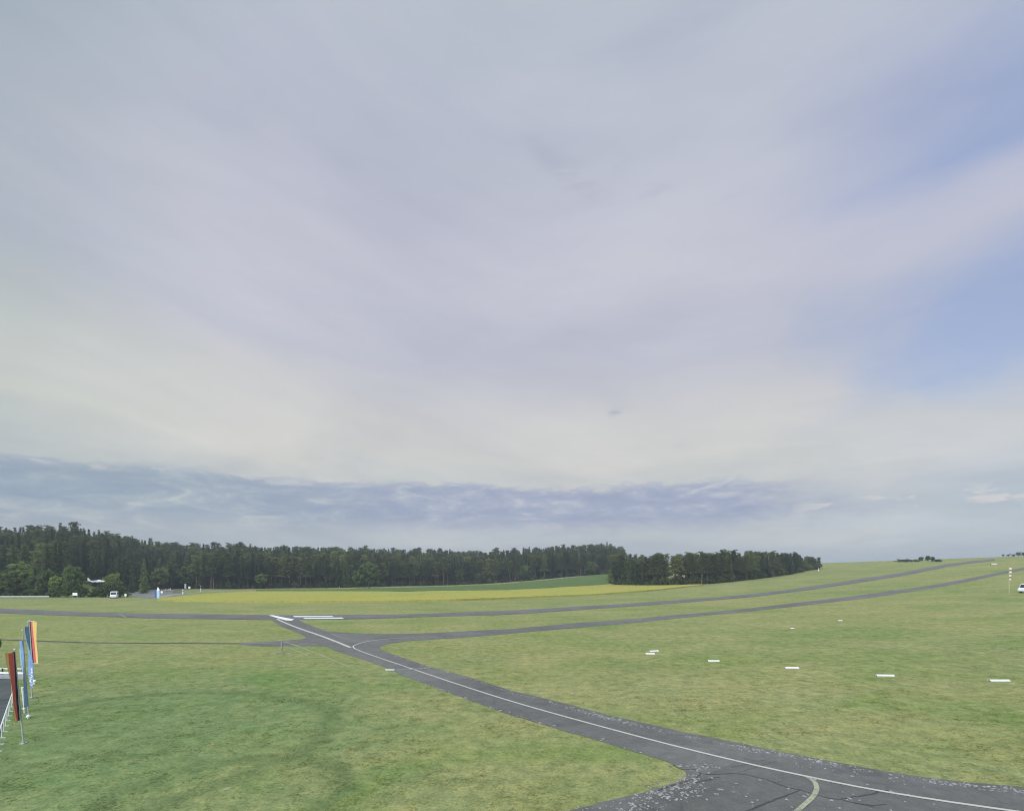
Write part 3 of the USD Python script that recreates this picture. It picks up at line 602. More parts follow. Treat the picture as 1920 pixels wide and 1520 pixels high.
for k, ((px, b, t_, w), l) in enumerate(zip(SHRUBS, SHRUB_LABEL)): plant_px('broad', px, b, t_, w, l, mat='fresh' if k % 3 != 1 else None)
for px, t_ in ((-8, 1102), (24, 1103), (52, 1104), (66, 1101), (98, 1102), (108, 1105), (126, 1103), (150, 1107), (172, 1108), (194, 1105), (222, 1108), (238, 1110)):
    plant_px('bush', px, 1119.3, t_, 1.1, 'low leafy bush in the row along the field edge at the far left', mat=('fresh', 'broad')[px % 2], group='low bushes along the field edge at the far left')
plant_px('broad', 138, 1119.5, 1058, .72, 'round pale green tree standing over the white board', mat='fresh', variant=0)
plant_px('broad', 158, 1119, 1099, 1.5, 'low bush to the right of the white board')
plant_px('broad', 184, 1119.5, 1098, 1.4, 'low bush below the parked light aircraft')
plant_px('broad', 203, 1119.5, 1090, 1.1, 'leafy bush directly behind the white camper van')
plant_px('broad', 226, 1119, 1097, 1.1, 'leafy bush to the right of the white camper van')
plant_px('broad', 213, 1117, 1072, .8, 'upright leafy tree behind the camper van')
plant_px('spruce', 270, 1112, 1047, 1.15, 'broad green conifer standing alone behind the car park', variant=2, mat='broad')
plant_px('spruce', 247, 1111, 1066, 1.0, 'smaller dark conifer left of the broad green conifer', variant=0)
plant_px('broad', 300, 1105, 1062, 1.0, 'leafy tree above the blue feather flag')
plant_px('broad', 318, 1104, 1052, .9, 'leafy tree behind the small lawn')
plant_px('bush', 393, 1101, 1086.5, .85, 'cream flowering bush on the left of the blossoming pair', mat='blossom', variant=0)
plant_px('bush', 411, 1101, 1089, .75, 'cream flowering bush on the right of the blossoming pair', mat='blossom', variant=1)
plant_px('broad', 692, 1102.6, 1052, 1.15, 'large light green broadleaf tree leaning out of the dark forest edge', mat='fresh', variant=0)
plant_px('broad', 672, 1102.4, 1066, 1.1, 'light green broadleaf tree left of the large light green one', mat='fresh', variant=1)
plant_px('broad', 975, 1091.5, 1070, 1.1, 'rounded dark green tree at the end of the grassy clearing')
plant_px('broad', 1150, 1096, 1072, .9, 'leafy tree at the left corner of the pine grove')
plant_px('pine', 1536, 1066, 1045, 1.5, 'pine at the right end of the grove', variant=3)
for px, b, t_, w, l in ((1727, 1052.5, 1043.0, 1.25, 'round dark tree on the skyline, left one of the ridge clump'), (1740, 1052.5, 1041.0, 1.1, 'tallest round tree of the ridge clump on the skyline'), (1749, 1052.3, 1042.5, 1.2, 'round tree on the skyline, right one of the ridge clump')):
    plant_px('broad', px, b, t_, w, l)
for px, w, l in ((1716, 2.6, 'low bush at the left foot of the ridge clump'), (1759, 2.6, 'low bush at the right foot of the ridge clump'), (1700, 2.6, 'low bush on the skyline between runway and ridge clump'), (1687, 2.2, 'small low bush farthest left on the bare skyline')):
    plant_px('bush', px, 1053.2, 1048.4, w, l)
far = np.array([(u_ * D, D) for u_ in np.arange(0.921, 1.05, 0.0032) for D in (610 + r.uniform(-25, 25),)]); n = len(far); s = np.interp(far[:, 0] / far[:, 1], [.92, .94, .96, 1.05], [.20, .26, .36, .48]) * r.uniform(.6, 1.25, n)
for k in range(n):
    plant('pine' if k % 3 else 'broad', far[k, 0], far[k, 1], s[k] * 14, 1.25, None, None, r, label='small dark tree in the row on the far right skyline', cat='tree', group='trees in the row on the far right skyline')
plant_px('broad', -2, 1219, 1195, .55, 'small dark bush cut off by the left edge above the yard')

# ---------------------------------------------------------------- flags on poles by the yard
def banner(o, name, stripes, pole_top, length, width, side, phase, amp, drop=0.25, mats=None, skew=0.0):
    """A tall hanging flag in vertical bands, billowing; side is the direction (degrees) in which it hangs off the pole."""
    a = math.radians(side); d = np.array([math.cos(a), math.sin(a)]); nrm = np.array([-d[1], d[0]]); k0 = 0.0; out = None
    def at_(s, t): 
        wob = amp * np.sin(t * 3.1 + s * 5.0 + phase) * (0.25 + s) + 0.5 * amp * np.sin(t * 7.3 - s * 3 + phase * 2) * s
        xy = np.outer(0.05 + s * width * (1 + 0.10 * np.sin(t * 4 + phase)), d) + np.outer(wob + skew * t * 0.5, nrm); return np.column_stack([xy, pole_top - drop - t * length + 0.03 * np.sin(s * 9 + t * 3)])
    parent = None
    for nm, mat, s0, s1 in stripes:
        n, m = 5, 40; S, T = np.meshgrid(np.linspace(s0, s1, n), np.linspace(0, 1, m)); v = at_(S.ravel(), T.ravel())
        i = (np.arange(m - 1)[:, None] * n + np.arange(n - 1)[None]).ravel(); f = np.vstack([np.column_stack([i, i + 1, i + n + 1]), np.column_stack([i, i + n + 1, i + n])])
        k = len(v); v2 = v + np.append(nrm * 0.008, 0); f2 = np.vstack([f, f[:, ::-1] + k])
        obj(nm, (np.vstack([v, v2]), f2), M[mat], o, smooth=True)
    return at_
def flagpole(px, base, top, tilt, label, cross=0.0, side=0.0, ball=False):
    X, Y, Z = at(px, base); H = (base - top) / FOC * Y
    o = thing('flagpole', (X, Y, Z), 0, None, tilt, label=label, cat='flagpole', group='flagpoles in a row beside the yard')
    MB().tube((0, 0, -0.2), (0, 0, H * 0.5), 0.05, 0.042, 12).tube((0, 0, H * 0.5), (0, 0, H), 0.042, 0.03, 12).build('pole', M['steel'], o)
    MB().tube((0, 0, 0.0), (0, 0, 0.16), 0.09, 0.07, 12).box((0, 0, 0.015), (0.34, 0.34, 0.05), chamfer=0.01).build('base', M['steel'], o)
    MB().ball((0, 0, H + 0.03), 0.055, n=2).build('cap', M['worn_white'], o)
    a = math.radians(side)
    if cross: MB().tube((-0.08 * math.cos(a), -.08 * math.sin(a), H - 0.06), (cross * math.cos(a), cross * math.sin(a), H - 0.06), 0.03, n=8).build('crossbar', M['worn_white'], o)
    return o, (X, Y, Z), H
def flag_on(pole, H, tilt, name, label, stripes, length, width, side, phase, amp, drop=0.25, skew=0.0, text=None, weight=True):
    o = thing(name, pole, 0, None, tilt, label=label, cat='flag')
    f = banner(o, name, stripes, H, length, width, side, phase, amp, drop, skew=skew)
    a = math.radians(side); d = np.array([math.cos(a), math.sin(a)])
    e0, e1 = f(np.array([0.0]), np.array([1.0]))[0], f(np.array([1.0]), np.array([1.0]))[0]
    MB().tube(e0, e1, 0.022, n=8).build('hem_bar', M['worn_white'], o)
    if weight: MB().ball(e1 - [0, 0, 0.10], 0.085, n=2).build('weight', M['white'], o)
    if text:
        word, cap, where, sname = text
        tm = meshkit.text_mesh(word, 1.0, 0.01); v = tm.vertices.copy(); L = v[:, 0].max()
        t = where[0] + (where[1] - where[0]) * (1 - v[:, 0] / L); s = where[2] + (where[3] - where[2]) * (1 - v[:, 1])       # reads upwards along the flag
        nrm = np.array([-d[1], d[0], 0]); w = f(s, t) - nrm * 0.014 - np.outer(v[:, 2], nrm)
        tm.vertices = w; obj('lettering', tm, M['white'], o, smooth=False)
    return o
GER = lambda a, b: [('black_stripe', 'black', 0, 1 / 3), ('red_stripe', 'red', 1 / 3, 2 / 3), ('gold_stripe', 'gold', 2 / 3, 1)]
TILT = -4.6
_, pA, hA = flagpole(44, 1393, 1217, -5.4, 'nearest flagpole of the row, beside the corner of the white railing')
o = flag_on(pA, hA, -5.4, 'german_flag', 'black red gold flag on the pole nearest to the camera', [('black_stripe', 'black', 0, .24), ('red_stripe', 'red', .24, .68), ('gold_stripe', 'gold', .68, 1)], 4.45, 1.0, -66, 0.6, 0.07, 0.12, skew=-0.10, weight=False)
_, pB, hB = flagpole(54, 1344, 1181, -4.2, 'second flagpole from the camera, behind the nearest black red gold flag')
flag_on(pB, hB, -4.2, 'blue_flag', 'pale blue flag with a row of small white marks, second from the camera', [('inner_cloth', 'pale_blue', 0, 0.7), ('outer_cloth', 'blue', 0.7, 1)], 5.0, 0.80, -62, 1.9, 0.13, 0.75, text=('IIIIIII', 1, (0.12, 0.62, 0.15, 0.5), ''))
_, pD, hD = flagpole(60, 1307, 1166, -3.3, 'third flagpole from the camera, carrying the blue flag with large white letters')
flag_on(pD, hD, -3.3, 'blue_flag', 'deep blue flag with large white sideways letters, third from the camera', [('inner_cloth', 'deep_blue', 0, 0.35), ('outer_cloth', 'blue', 0.35, 1)], 5.35, 0.92, -48, 0.2, 0.14, 0.35, text=('IAOII', 1, (0.68, 0.98, 0.30, 0.95), ''), weight=False)
_, pC, hC = flagpole(64, 1281, 1163, -4.4, 'farthest flagpole of the row, with a crossbar at its top', cross=0.95, side=-20)
flag_on(pC, hC, -4.4, 'german_flag', 'black red gold flag hanging from the crossbar of the farthest pole', [('black_stripe', 'black', 0, .18), ('red_stripe', 'red', .18, .52), ('gold_stripe', 'gold', .52, 1)], 4.15, 0.92, -20, 2.6, 0.05, 0.10, weight=False)
X, Y, Z = at(66, 1281.5); MB().tube((X + .1, Y - .2, Z - .1), (X + .1, Y - .2, Z + .25), 0.06, n=10).ball((X + .1, Y - .2, Z + .3), 0.16, n=2).build('bollard', M['white'], label='small white ball topped bollard at the foot of the farthest flagpole', cat='bollard')
X, Y, Z = at(54.5, 1345); MB().tube((X + .12, Y - .2, Z - .1), (X + .12, Y - .2, Z + .12), 0.06, n=10).ball((X + .12, Y - .2, Z + .16), 0.13, n=2).build('bollard', M['white'], label='small white ball topped bollard at the foot of the second flagpole', cat='bollard')
X, Y, Z = at(46, 1336); o = thing('marker_post', (X, Y, Z), 0, None, -4.5, label='white post with a thick rounded head behind the nearest flag', cat='post')
MB().tube((0, 0, -.2), (0, 0, 1.3), 0.05, 0.06, 10).build('post', M['worn_white'], o); MB().tube((0, 0, 1.3), (0, 0, 1.95), 0.07, 0.09, 12).ball((0, 0, 1.97), 0.10, n=2).build('head', M['worn_white'], o)

# white railing along the yard
o = thing('railing', (-26.0, 26.2, float(height(-26.0, 26.2))), label='white tubular railing running along the edge of the dark yard', cat='railing')
A, B = np.array([0.0, 0, 0]), np.array([-16.5, 19.2, 0]); nr = 15
MB().tube(A + [0, 0, .92], B + [0, 0, .92], 0.045, n=10).build('top_rail', M['worn_white'], o)
for k in range(nr):
    q = A + (B - A) * k / (nr - 1); MB().tube(q - [0, 0, .15], q + [0, 0, .89], 0.027, n=8).build('post', M['worn_white'], o)
    MB().box(q + [0.10, 0, 0.01], (0.42, 0.16, 0.05), chamfer=0.01).build('foot', M['steel'], o)
# low barrier at the far end of the yard
bx0, by0, bz0 = at(-40, 1271); bx1, by1, _ = at(46, 1272); o = thing('barrier', (bx0, by0, bz0), label='low barrier of two white rails on a grey wall across the yard end', cat='barrier')
D = np.array([bx1 - bx0, by1 - by0, 0]); Ld = np.linalg.norm(D); ang = math.atan2(D[1], D[0])
MB().box(D / 2 + [0, 0, .16], (Ld, 0.24, 0.52), ang, 0.02).build('wall', M['concrete'], o)
MB().box(D / 2 + [0, -0.05, .60], (Ld, 0.10, 0.20), ang, 0.015).build('lower_rail', M['white'], o)
MB().box(D / 2 + [0, 0.25, 1.00], (Ld, 0.10, 0.14), ang, 0.015).build('upper_rail', M['worn_white'], o)
for k in range(7): MB().box(D * (k + .5) / 7 + [0, 0.1, .50], (0.09, 0.10, 1.1), ang, 0.01).build('post', M['dark'], o)

# ---------------------------------------------------------------- white roof-shaped markers in the grass
def marker(name, px, py, wpx, deg, label, mat='marker_white', k=1.0, group=None):
    X, Y, Z = at(px, py); L = wpx / FOC * Y; o = thing(name, (X, Y, Z), deg, label=label, cat='marker', group=group)
    w, h = 0.20 * k, 0.14 * k
    for s in (-1, 1):
        b = trimesh.creation.box((L, math.hypot(w, h), 0.03)); b.apply_transform(trimesh.transformations.rotation_matrix(-s * math.atan2(h, w), [1, 0, 0])); b.apply_translation((0, s * w / 2, h / 2 + 0.02)); obj('board', b, M[mat], o)
    for s in (-1, 1): MB().box((s * (L / 2 - .06), 0, h * .30), (0.04, w * 1.2, 0.05)).build('end_brace', M['wood'], o)
GM = None
marker('boundary_marker', 1226, 1221, 20, 22, 'white roof shaped marker at the left end of the row, the tilted one')
marker('boundary_marker', 1219, 1226, 17, -2, 'short white roof shaped marker lying just in front of the tilted one')
marker('boundary_marker', 1338, 1239.5, 21, -3, 'white roof shaped marker in the grass, second place from the left')
marker('boundary_marker', 1484.5, 1252.5, 25, -3, 'white roof shaped marker in the middle of the row in the grass')
marker('boundary_marker', 1659.5, 1267, 32, -4, 'white roof shaped marker in the grass, second place from the right')
marker('boundary_marker', 1873.5, 1276.5, 37, 0, 'longest white roof shaped marker, at the right end of the row')
marker('boundary_marker', 1863, 1057.5, 11, 0, 'distant white board beside the upper end of the runway', k=3.4)
marker('boundary_marker', 1485, 1178, 7, 0, 'tiny pale marker in the grass beyond the row, right one', 'worn_white')
marker('boundary_marker', 1575, 1163.5, 8, 0, 'tiny pale marker in the grass below the upper taxiway', 'worn_white')
X, Y, Z = at(731, 1259); o = thing('holding_sign', (X, Y, Z), 0, label='low white holding position board at the left edge of the taxiway', cat='sign'); L = 17 / FOC * Y
MB().box((0, 0, .24), (L, 0.05, .13), chamfer=.01).build('board', M['worn_white'], o); [MB().box((s * L * .35, 0, .08), (.05, .04, .3)).build('leg', M['steel'], o) for s in (-1, 1)]

# pale net post and the worn lines behind it
X, Y, Z = at(528, 1224); o = thing('net_post', (X, Y, Z), 0, label='pale wooden post standing in the grass beside the narrow path', cat='post'); hh_ = 22 / FOC * Y
MB().box((0, 0, hh_ / 2), (.16, .16, hh_), chamfer=.02).build('post', M['wood'], o); MB().box((-.28, 0, hh_ * .40), (.5, .05, .08)).build('arm', M['wood'], o); MB().box((-.15, 0, .06), (.9, .3, .14), chamfer=.03).build('foot', M['wood'], o)
for pts in ([(533, 1203), (556, 1210), (586, 1222), (612, 1232), (656, 1251)], [(533, 1211), (552, 1218), (578, 1230)], [(537, 1223), (548, 1228)]):
    obj('worn_line', ribbon(at2(pts), 0.40, 0.012), M['chalk'], smooth=True, kind='structure')
for px, py, w, lb in ((395, 1396, 12, 'pale curled patch of dry grass in the dark green ring'), (425, 1478, 14, 'pale bare patch near the bottom of the lawn')):
    X, Y, _ = at(px, py); t = np.linspace(0, 2 * np.pi, 40)[:-1]; rr_ = w / 2 / FOC * Y * (0.7 + 0.5 * meshkit.fbm(np.column_stack([np.cos(t) * 2, np.sin(t) * 2, t * 0 + px]), 3))
    obj('dry_patch', drape(Polygon(np.column_stack([X + rr_ * np.cos(t), Y + 1.2 * rr_ * np.sin(t)])), 0.01, 1.0), M['chalk'], smooth=True, kind='structure')

# ---------------------------------------------------------------- windsock and the white van at the right
X, Y, Z = at(1892, 1112); hw = (1112 - 1063) / FOC * Y; o = thing('windsock', (X, Y, Z), 0, label='limp red and white windsock on a slender pole near the right edge', cat='windsock')
MB().tube((0, 0, -.2), (0, 0, hw), 0.075, 0.05, 10).build('pole', M['windpole'], o)
sx = 0.34; sock_top = hw - 0.15; sl = 3.7
MB().tube((0, 0, sock_top), (sx, 0, sock_top), 0.03).add(trimesh.creation.torus(0.30, 0.02).apply_translation((sx, 0, sock_top))).build('hoop', M['steel'], o)
for k in range(7):
    z0, z1 = sock_top - sl * k / 7, sock_top - sl * (k + 1) / 7; a, b = (np.interp(q, [0, .3, .7, 1], [.36, .33, .30, .22]) for q in (k / 7, (k + 1) / 7)); bend = lambda q: sx + .07 * math.sin(q * .9)
    MB().tube((bend(k), 0, z0), (bend(k + 1), 0, z1), a, b, 14).build('band', M['worn_white'] if k % 2 == 0 else M['sock_red'], o)

def vehicle(name, loc, rz, label, cat, L=4.6, W=1.9, H=2.5, kind='van'):
    o = thing(name, loc, rz, label=label, cat=cat)
    prof = [(-L / 2, .42), (-L / 2, H * .96), (-L / 2 + .12, H), (L / 2 - 1.35, H), (L / 2 - .95, H * .93), (L / 2 - .42, H * .56), (L / 2 - .06, H * .46), (L / 2, .75), (L / 2, .42)]
    MB().prism(prof, W).build('body', M['white'], o, smooth=25)
    for s in (-1, 1):
        MB().prism([(-L * .42, H * .60), (-L * .42, H * .86), (-L * .08, H * .86), (-L * .08, H * .60)], .02).get()
        for a, b in ((-L * .44, -L * .20), (-L * .17, L * .06), (L * .09, L * .27)):
            MB().box(((a + b) / 2, s * (W / 2 + .004), H * .73), (b - a, .02, H * .24), chamfer=.008).build('side_window', M['glass'], o)
        for x in (-L * .31, L * .31):
            w = obj('wheel', trimesh.creation.cylinder(.34, .22, sections=20).apply_transform(trimesh.transformations.rotation_matrix(np.pi / 2, [1, 0, 0])).apply_translation((x, s * (W / 2 - .09), .33)), M['rubber'], o)
            obj('rim', trimesh.creation.cylinder(.20, .03, sections=16).apply_transform(trimesh.transformations.rotation_matrix(np.pi / 2, [1, 0, 0])).apply_translation((x, s * (W / 2 + .03), .33)), M['steel'], w)
        MB().box((L / 2 - .01, s * W * .36, .82), (.05, .30, .20), chamfer=.02).build('headlight', M['worn_white'], o); MB().box((-L / 2 - .005, s * W * .42, 1.1), (.04, .14, .4), chamfer=.01).build('tail_light', M['red'], o)
        MB().box((L * .27, s * (W / 2 + .12), H * .62), (.10, .22, .26), chamfer=.03).build('mirror', M['dark'], o)
    n = np.array([.53, 0, .37]); wm = MB().box((0, 0, 0), (.02, W * .84, H * .40), chamfer=.008).get(); wm.apply_transform(trimesh.transformations.rotation_matrix(-math.atan2(.53, H * .37), [0, 1, 0])); wm.apply_translation((L / 2 - .685 + .012, 0, H * .745 + .005)); obj('windscreen', wm, M['glass'], o)
    MB().box((-L / 2 - .005, 0, H * .73), (.03, W * .8, H * .26), chamfer=.01).build('rear_window', M['glass'], o)
    MB().box((L / 2 + .02, 0, .45), (.10, W * .98, .26), chamfer=.04).box((-L / 2 - .02, 0, .45), (.10, W * .98, .26), chamfer=.04).build('bumper', M['dark'], o)
    return o
X, Y, Z = at(1921, 1111.5); vehicle('van', (X + 1.6, Y + .6, Z), 182, 'white van cut off by the right edge of the picture beside the windsock', 'van', 4.4, 1.9, 2.75)
X, Y, Z = at(214, 1121.5); vehicle('camper_van', (X - 1.6, Y + 2.2, Z), -62, 'white camper van parked at the edge of the bushes on the left', 'camper van', 5.4, 2.3, 3.0)

# ---------------------------------------------------------------- things along the far left edge of the field
P0, P1 = at(-70, 1121.5), at(92, 1120.8); o = thing('white_barrier', P0, 0, label='long low white rail along the field edge at the far left', cat='barrier'); D = P1 - P0; ang = math.atan2(D[1], D[0]); Ld = np.linalg.norm(D[:2])
npan = 9
for k in range(npan):
    c = D * (k + .5) / npan + [0, 0, .78]; MB().box(c, (Ld / npan - .03, .08, .62), ang, .015).build('rail_board', M['rail_grey'], o)
for k in range(npan + 1): MB().box(D * k / npan + [0, .09, .45], (.12, .08, 1.1), ang).build('post', M['wood'], o)
X, Y, Z = at(94, 1119); MB().tube((X, Y, Z - .2), (X, Y, Z + 3.9), .13, .11, 10).ball((X, Y, Z + 3.9), .13).build('grey_post', M['steel'], label='tall grey post at the right end of the long white rail', cat='post')
def board(px, base, top, bot, wpx, label, name='sign_board', cat='sign', legs=2, mat='white'):
    X, Y, Z = at(px, base); k = Y / FOC; o = thing(name, (X, Y, Z), 0, label=label, cat=cat); h0, h1, w = (base - bot) * k, (base - top) * k, wpx * k
    MB().box((0, 0, (h0 + h1) / 2), (w, .07, h1 - h0), chamfer=.015).build('panel', M[mat], o); MB().box((0, .05, (h0 + h1) / 2), (w * 1.03, .04, .10)).build('brace', M['steel'], o)
    for s in ((-1, 1) if legs == 2 else (0,)): MB().box((s * w * .42, .07, h1 / 2 - .1), (.10, .06, h1 + .1)).build('leg', M['steel'], o)
board(140.5, 1121.5, 1110.8, 1116, 9, 'white board on two legs in front of the round pale tree')
board(347.5, 1110, 1094, 1103, 3.6, 'narrow grey information board on a post by the small lawn', legs=1, mat='steel')
def round_sign(px, base, cy, rpx, label):
    X, Y, Z = at(px, base); k = Y / FOC; o = thing('round_sign', (X, Y, Z), 0, label=label, cat='sign'); zc = (base - cy) * k
    d = trimesh.creation.cylinder(rpx * k, .05, sections=24); d.apply_transform(trimesh.transformations.rotation_matrix(np.pi / 2, [1, 0, 0])); d.apply_translation((0, -.06, zc)); obj('disc', d, M['white'], o); MB().tube((0, 0, -.2), (0, 0, zc + rpx * k * .7), .05, n=8).build('post', M['steel'], o)
round_sign(235.5, 1121, 1115, 2.3, 'small round white sign between camper van and car park')
round_sign(303.5, 1118, 1109.5, 2.2, 'small round white sign just right of the feather flag')
round_sign(355, 1108.5, 1101, 2.2, 'round white sign right of the grey information board')
def post(px, base, top, label, mat='white', rad=.16, name='marker_post'):
    X, Y, Z = at(px, base); h = (base - top) / FOC * Y; o = thing(name, (X, Y, Z), 0, label=label, cat='post'); MB().tube((0, 0, -.2), (0, 0, h), rad, rad * .9, 10).build('post', M[mat], o); MB().tube((0, 0, h * .70), (0, 0, h * .86), rad * 1.06, n=10).build('band', M['dark'], o); MB().ball((0, 0, h), rad * .9).build('cap', M[mat], o)
post(343, 1114, 1105.5, 'stout white post at the tip of the yellow field by the picket fence', rad=.28); post(376.5, 1109.5, 1098, 'slim pale post beside the farm track left of the blossom bushes', 'worn_white', .2)
post(1535, 1070, 1065.5, 'small white post at the right end of the pine grove', rad=.3)
# the feather flag
X, Y, Z = at(296, 1122.5); o = thing('feather_flag', (X, Y, Z), 0, label='tall light blue and white feather flag at the tip of the yellow field', cat='flag'); k = Y / FOC
MB().tube((-.55, 0, -.1), (-.55, 0, 3.6), .04, .03).tube((-.55, 0, 3.6), (-.2, 0, 5.0), .03, .02).build('pole', M['dark'], o); MB().tube((-.55, 0, 0), (-.55, 0, .08), .35, n=16).build('base', M['dark'], o)
def leafshape(z0, z1):
    z = np.linspace(z0, z1, 14); R_ = np.interp(z, [.35, 3.2, 4.4, 5.1], [.62, .72, .62, .10]); L_ = np.interp(z, [.35, 3.6, 4.4, 5.1], [-.52, -.52, -.40, -.12]); return np.column_stack([np.r_[R_, L_[::-1]], np.r_[z, z[::-1]]])
MB().prism(leafshape(.35, 3.55), .02).build('blue_cloth', M['sky_cloth'], o); MB().prism(leafshape(3.56, 5.1), .02).build('white_cloth', M['white'], o)
X, Y, Z = at(292, 1120); o = thing('banner_stand', (X, Y, Z), 0, label='narrow dark blue banner stand just left of the feather flag', cat='banner'); MB().box((0, 0, 1.7), (.85, .06, 3.0), chamfer=.01).build('cloth', M['deep_blue'], o); MB().box((0, 0, .1), (1.0, .5, .15), chamfer=.02).build('base', M['dark'], o); MB().tube((0, .06, 0), (0, .06, 3.3), .04).build('pole', M['steel'], o)
# picket fence and rock pile by the car park
P0, P1 = at(324, 1112), at(340, 1111.5); o = thing('picket_fence', P0, 0, label='short pale picket fence between car park and yellow field', cat='fence'); D = P1 - P0; ang = math.atan2(D[1], D[0]); Ld = np.linalg.norm(D)
for z in (.5, 1.5): MB().box(D / 2 + [0, 0, z], (Ld, .06, .10), ang).build('rail', M['wood'], o)
for k in range(13): MB().box(D * k / 12 + [0, -.06, 1.0], (.22, .04, 2.0), ang, .01).build('picket', M['wood'], o)
X, Y, Z = at(316, 1109); o = thing('rock_pile', (X, Y, Z), 0, label='pile of pale boulders beside the small lawn', cat='rocks'); rr = np.random.default_rng(5)
for k in range(14):
    b = trimesh.creation.icosphere(1, 1.0); b.vertices *= 1 + .25 * rr.normal(size=(len(b.vertices), 1)); b.apply_scale(rr.uniform(.5, 1.1)); b.apply_translation((rr.uniform(-1.9, 1.9), rr.uniform(-.8, .8), rr.uniform(.2, 1.0))); obj('boulder', b, M['boulder'], o, smooth=False)
# field fence along the forest
fx = [(430, 1103.6), (443, 1103.4), (456, 1103.2), (470, 1103), (483, 1102.9), (494, 1102.8), (504, 1102.7), (516, 1102.6), (527, 1102.5), (542, 1102.4), (558, 1102.3), (572, 1102.2), (587, 1102.1), (601, 1102), (618, 1101.9), (636, 1101.8)]
pts = [at(a, b - 0.3) for a, b in fx]; o = thing('field_fence', pts[0], 0, label='weathered post and rail fence along the foot of the forest', cat='fence')
for k, q in enumerate(pts): MB().box(q - pts[0] + [0, 0, .75], (.30, .22, 1.7), 0, .03).build('post', M['worn_wood'], o)
for a, b in zip(pts[:7], pts[1:7]):
    for z in (.75, 1.35): MB().tube(a - pts[0] + [0, -.15, z], b - pts[0] + [0, -.15, z], .075, n=6).build('rail', M['worn_wood'], o)
# a light aircraft standing among the bushes, tail to the left
X, Y, Z = -0.778 * 284, 284, float(height(-0.778 * 284, 284)); o = thing('light_aircraft', (X, Y, Z), 4, label='white light aircraft parked among the bushes with its tail fin to the left', cat='aircraft'); zf = EYE - (1089.3 - HOR) / FOC * Y - Z
prof = [(-4.6, .35), (-3.0, .36), (-.4, .42), (1.2, .50), (2.4, .50), (3.7, .40), (4.6, .16)]
S_ = [(x, zf + .1 * (x < -3) , q) for x, q in prof]
body = MB(); [body.tube((a[0], 0, a[1]), (b[0], 0, b[1]), a[2] * (.5 if a[0] < -4 else 1), b[2], 14) for a, b in zip(S_, S_[1:])]; body.build('fuselage', M['white'], o)
MB().prism([(-4.75, zf + .1), (-4.95, zf + 1.75), (-4.25, zf + 1.75), (-3.2, zf + .3)], .12).build('tail_fin', M['white'], o); MB().box((-4.3, 0, zf + .25), (.9, 3.2, .08), chamfer=.02).build('tailplane', M['white'], o)
MB().ball((1.0, 0, zf + .45), .62, (1.9, .8, .75), 2).build('canopy', M['canopy'], o); MB().box((.9, 0, zf - .35), (1.5, 9.6, .16), chamfer=.05).build('wing', M['white'], o)
for p_ in ((1.2, -1.1), (1.2, 1.1), (3.3, 0)): MB().tube((p_[0], p_[1], zf - .3), (p_[0], p_[1], .3), .06).build('gear_leg', M['steel'], o); obj('wheel', trimesh.creation.torus(.20, .09).apply_transform(trimesh.transformations.rotation_matrix(np.pi / 2, [1, 0, 0])).apply_translation((p_[0], p_[1], .28)), M['rubber'], o)
MB().box((4.75, 0, zf), (.06, .14, 1.7), chamfer=.02).ball((4.75, 0, zf), .17).build('propeller', M['dark'], o)
# pale scrub in the clearing
rs = np.random.default_rng(9); q = []
for _ in range(260):
    px = rs.uniform(856, 958); b = np.interp(px, [856, 958], [1096.5, 1090.8]) - rs.uniform(0, 1.5); X, Y, Z = at(px, b); q.append((X, Y + rs.uniform(0, 6), Z))
q = np.array(q); q[:, 2] = height(q[:, 0], q[:, 1]); n = len(q); s_ = rs.uniform(.5, 1.2, n)
instancer('scrub', [[('foliage', MESHES['bush'][0][0][1], M['fresh'], False)]], q, np.zeros(n, int), rs.uniform(0, 6.28, n), np.column_stack([s_, s_, s_ * .8]), label='pale green scrub along the clearing at the forest edge', cat='scrub')

# ---------------------------------------------------------------- loose pale stones along the taxiway edges
rs = np.random.default_rng(33); T0 = taxi_plan; ring_ = LineString(T0.exterior.coords); st = []
def stones(px_line, off, sd, n, size):
    q = at2(px_line); ls = LineString(q)
    for _ in range(n):
        t = rs.random(); p = np.array(ls.interpolate(t, normalized=True).coords[0]); g_ = meshkit.fbm(np.array([[p[0] * .6, p[1] * .6, n]]), 3)[0]
        if rs.random() > np.clip((g_ - .34) * 3.2, .08, 1): continue
        c = np.array([p[0], p[1]]) + off + rs.normal(0, sd, 2); st.append((c[0], c[1], size * rs.lognormal(0, .4)))
stones([(730, 1225), (805, 1250.5), (890, 1273), (960, 1297), (1035, 1315)], np.array([-.25, -.15]), .16, 260, .040)
stones([(1030, 1313), (1140, 1343), (1260, 1371), (1360, 1391), (1440, 1408)], np.array([-.22, -.30]), .24, 780, .038)
stones([(1440, 1408), (1560, 1431), (1680, 1453), (1800, 1469), (1920, 1480), (2050, 1493)], np.array([0, -.22]), .22, 520, .038)
stones([(740, 1258), (785, 1278), (870, 1309), (960, 1341), (1080, 1374), (1175, 1402), (1247, 1424)], np.array([.10, .10]), .15, 330, .042)
stones([(1288, 1450), (1275, 1466), (1210, 1487), (1135, 1505), (1080, 1520), (1000, 1545)], np.array([.35, -.05]), .34, 430, .038)
stones([(1288, 1456), (1210, 1494), (1120, 1520)], np.array([.9, -.1]), .6, 260, .040)
stones([(1262, 1436), (1340, 1436), (1300, 1446)], np.array([0, 0]), .25, 80, .05)
stones([(1300, 1470), (1450, 1490), (1700, 1512)], np.array([0, 0]), 1.3, 110, .040)
stones([(1450, 1420), (1700, 1465), (1850, 1480)], np.array([0, 0]), .5, 60, .04)
st = np.array(st); n = len(st); sp = []
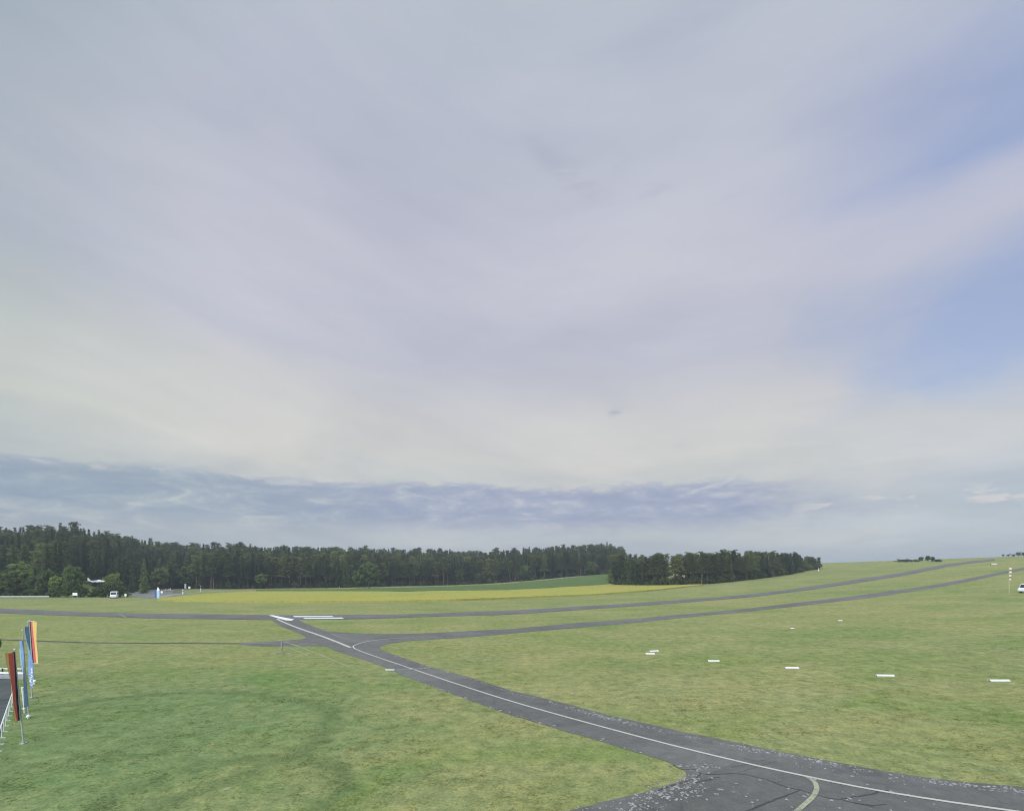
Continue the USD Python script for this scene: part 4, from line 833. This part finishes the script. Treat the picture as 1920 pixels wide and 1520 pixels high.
for k in range(4):
    b = trimesh.creation.icosphere(1, 1.0); b.vertices *= 1 + .22 * rs.normal(size=(len(b.vertices), 1)); b.vertices[:, 2] *= .55; sp.append([('stone', b, M['stone'], False)])
zz_ = height(st[:, 0], st[:, 1]) + lift(.012, st[:, 1]) + st[:, 2] * .05
instancer('loose_stones', sp, np.column_stack([st[:, :2], zz_]), rs.integers(0, 4, n), rs.uniform(0, 6.28, n), np.column_stack([st[:, 2] * rs.uniform(.8, 1.6, n), st[:, 2], st[:, 2] * rs.uniform(.7, 1.1, n)]), label='pale loose stones scattered along the taxiway edges', cat='gravel')

# ---------------------------------------------------------------- grass tufts on the nearer field
rg = np.random.default_rng(77); N = 90000; Yt = 20.0 * (115 / 20.0) ** rg.random(N); Ut = rg.uniform(-1.02, 1.02, N); Xt = Ut * Yt
roads = shapely.union_all([T0, runway_plan, Polygon(yard).buffer(.2)]).buffer(0.02); keep = ~shapely.contains_xy(roads, Xt, Yt)
dens = meshkit.fbm(np.column_stack([Xt * .35, Yt * .35, Xt * 0]), 4, 3); keep &= rg.random(N) < np.clip((dens - .30) * 1.5, .05, .6) * sm((118 - Yt) / 70)
Xt, Yt = Xt[keep], Yt[keep]; n = len(Xt)
def tuft(seed, nb=9, h=.026, spread=.16):
    q = np.random.default_rng(seed); V, F = [], []
    for b in range(nb):
        a = q.uniform(0, 6.28); c = q.normal(0, spread * .45, 2); d = np.array([math.cos(a), math.sin(a)]); w = np.array([-d[1], d[0]]) * .011; hh = h * q.uniform(.4, 1.0); ln = d * q.uniform(.05, .13); k = len(V)
        V += [np.r_[c - w, 0], np.r_[c + w, 0], np.r_[c + ln * .4 + w * .8, hh * .7], np.r_[c + ln * .4 - w * .8, hh * .7], np.r_[c + ln, hh]]; F += [[k, k + 1, k + 2], [k, k + 2, k + 3], [k + 3, k + 2, k + 4]]
    return np.array(V), np.array(F)
sz = rg.lognormal(0, .35, n) * (0.8 + Yt / 120)
instancer('grass_tufts', [[('blades', tuft(s, 10), M['tuft'], False)] for s in range(5)], np.column_stack([Xt, Yt, height(Xt, Yt) - .01]), rg.integers(0, 5, n), rg.uniform(0, 6.28, n), np.column_stack([sz * 1.3, sz * 1.3, sz * rg.uniform(.5, 1.1, n)]), label='short uneven grass tufts covering the near field', cat='grass')
print('tufts', n, 'stones', len(st))

# ---------------------------------------------------------------- the air
g = Graph(); hz = g.build('haze_look', volume=g.add('principled_volume', 'volume', color=(0.82, 0.90, 0.98), density=HAZE, anisotropy=0.2))
obj('haze', trimesh.creation.box(bounds=[(-3100, -1600, -2.5), (3100, 3100, 70)]), hz, smooth=False, kind='stuff')
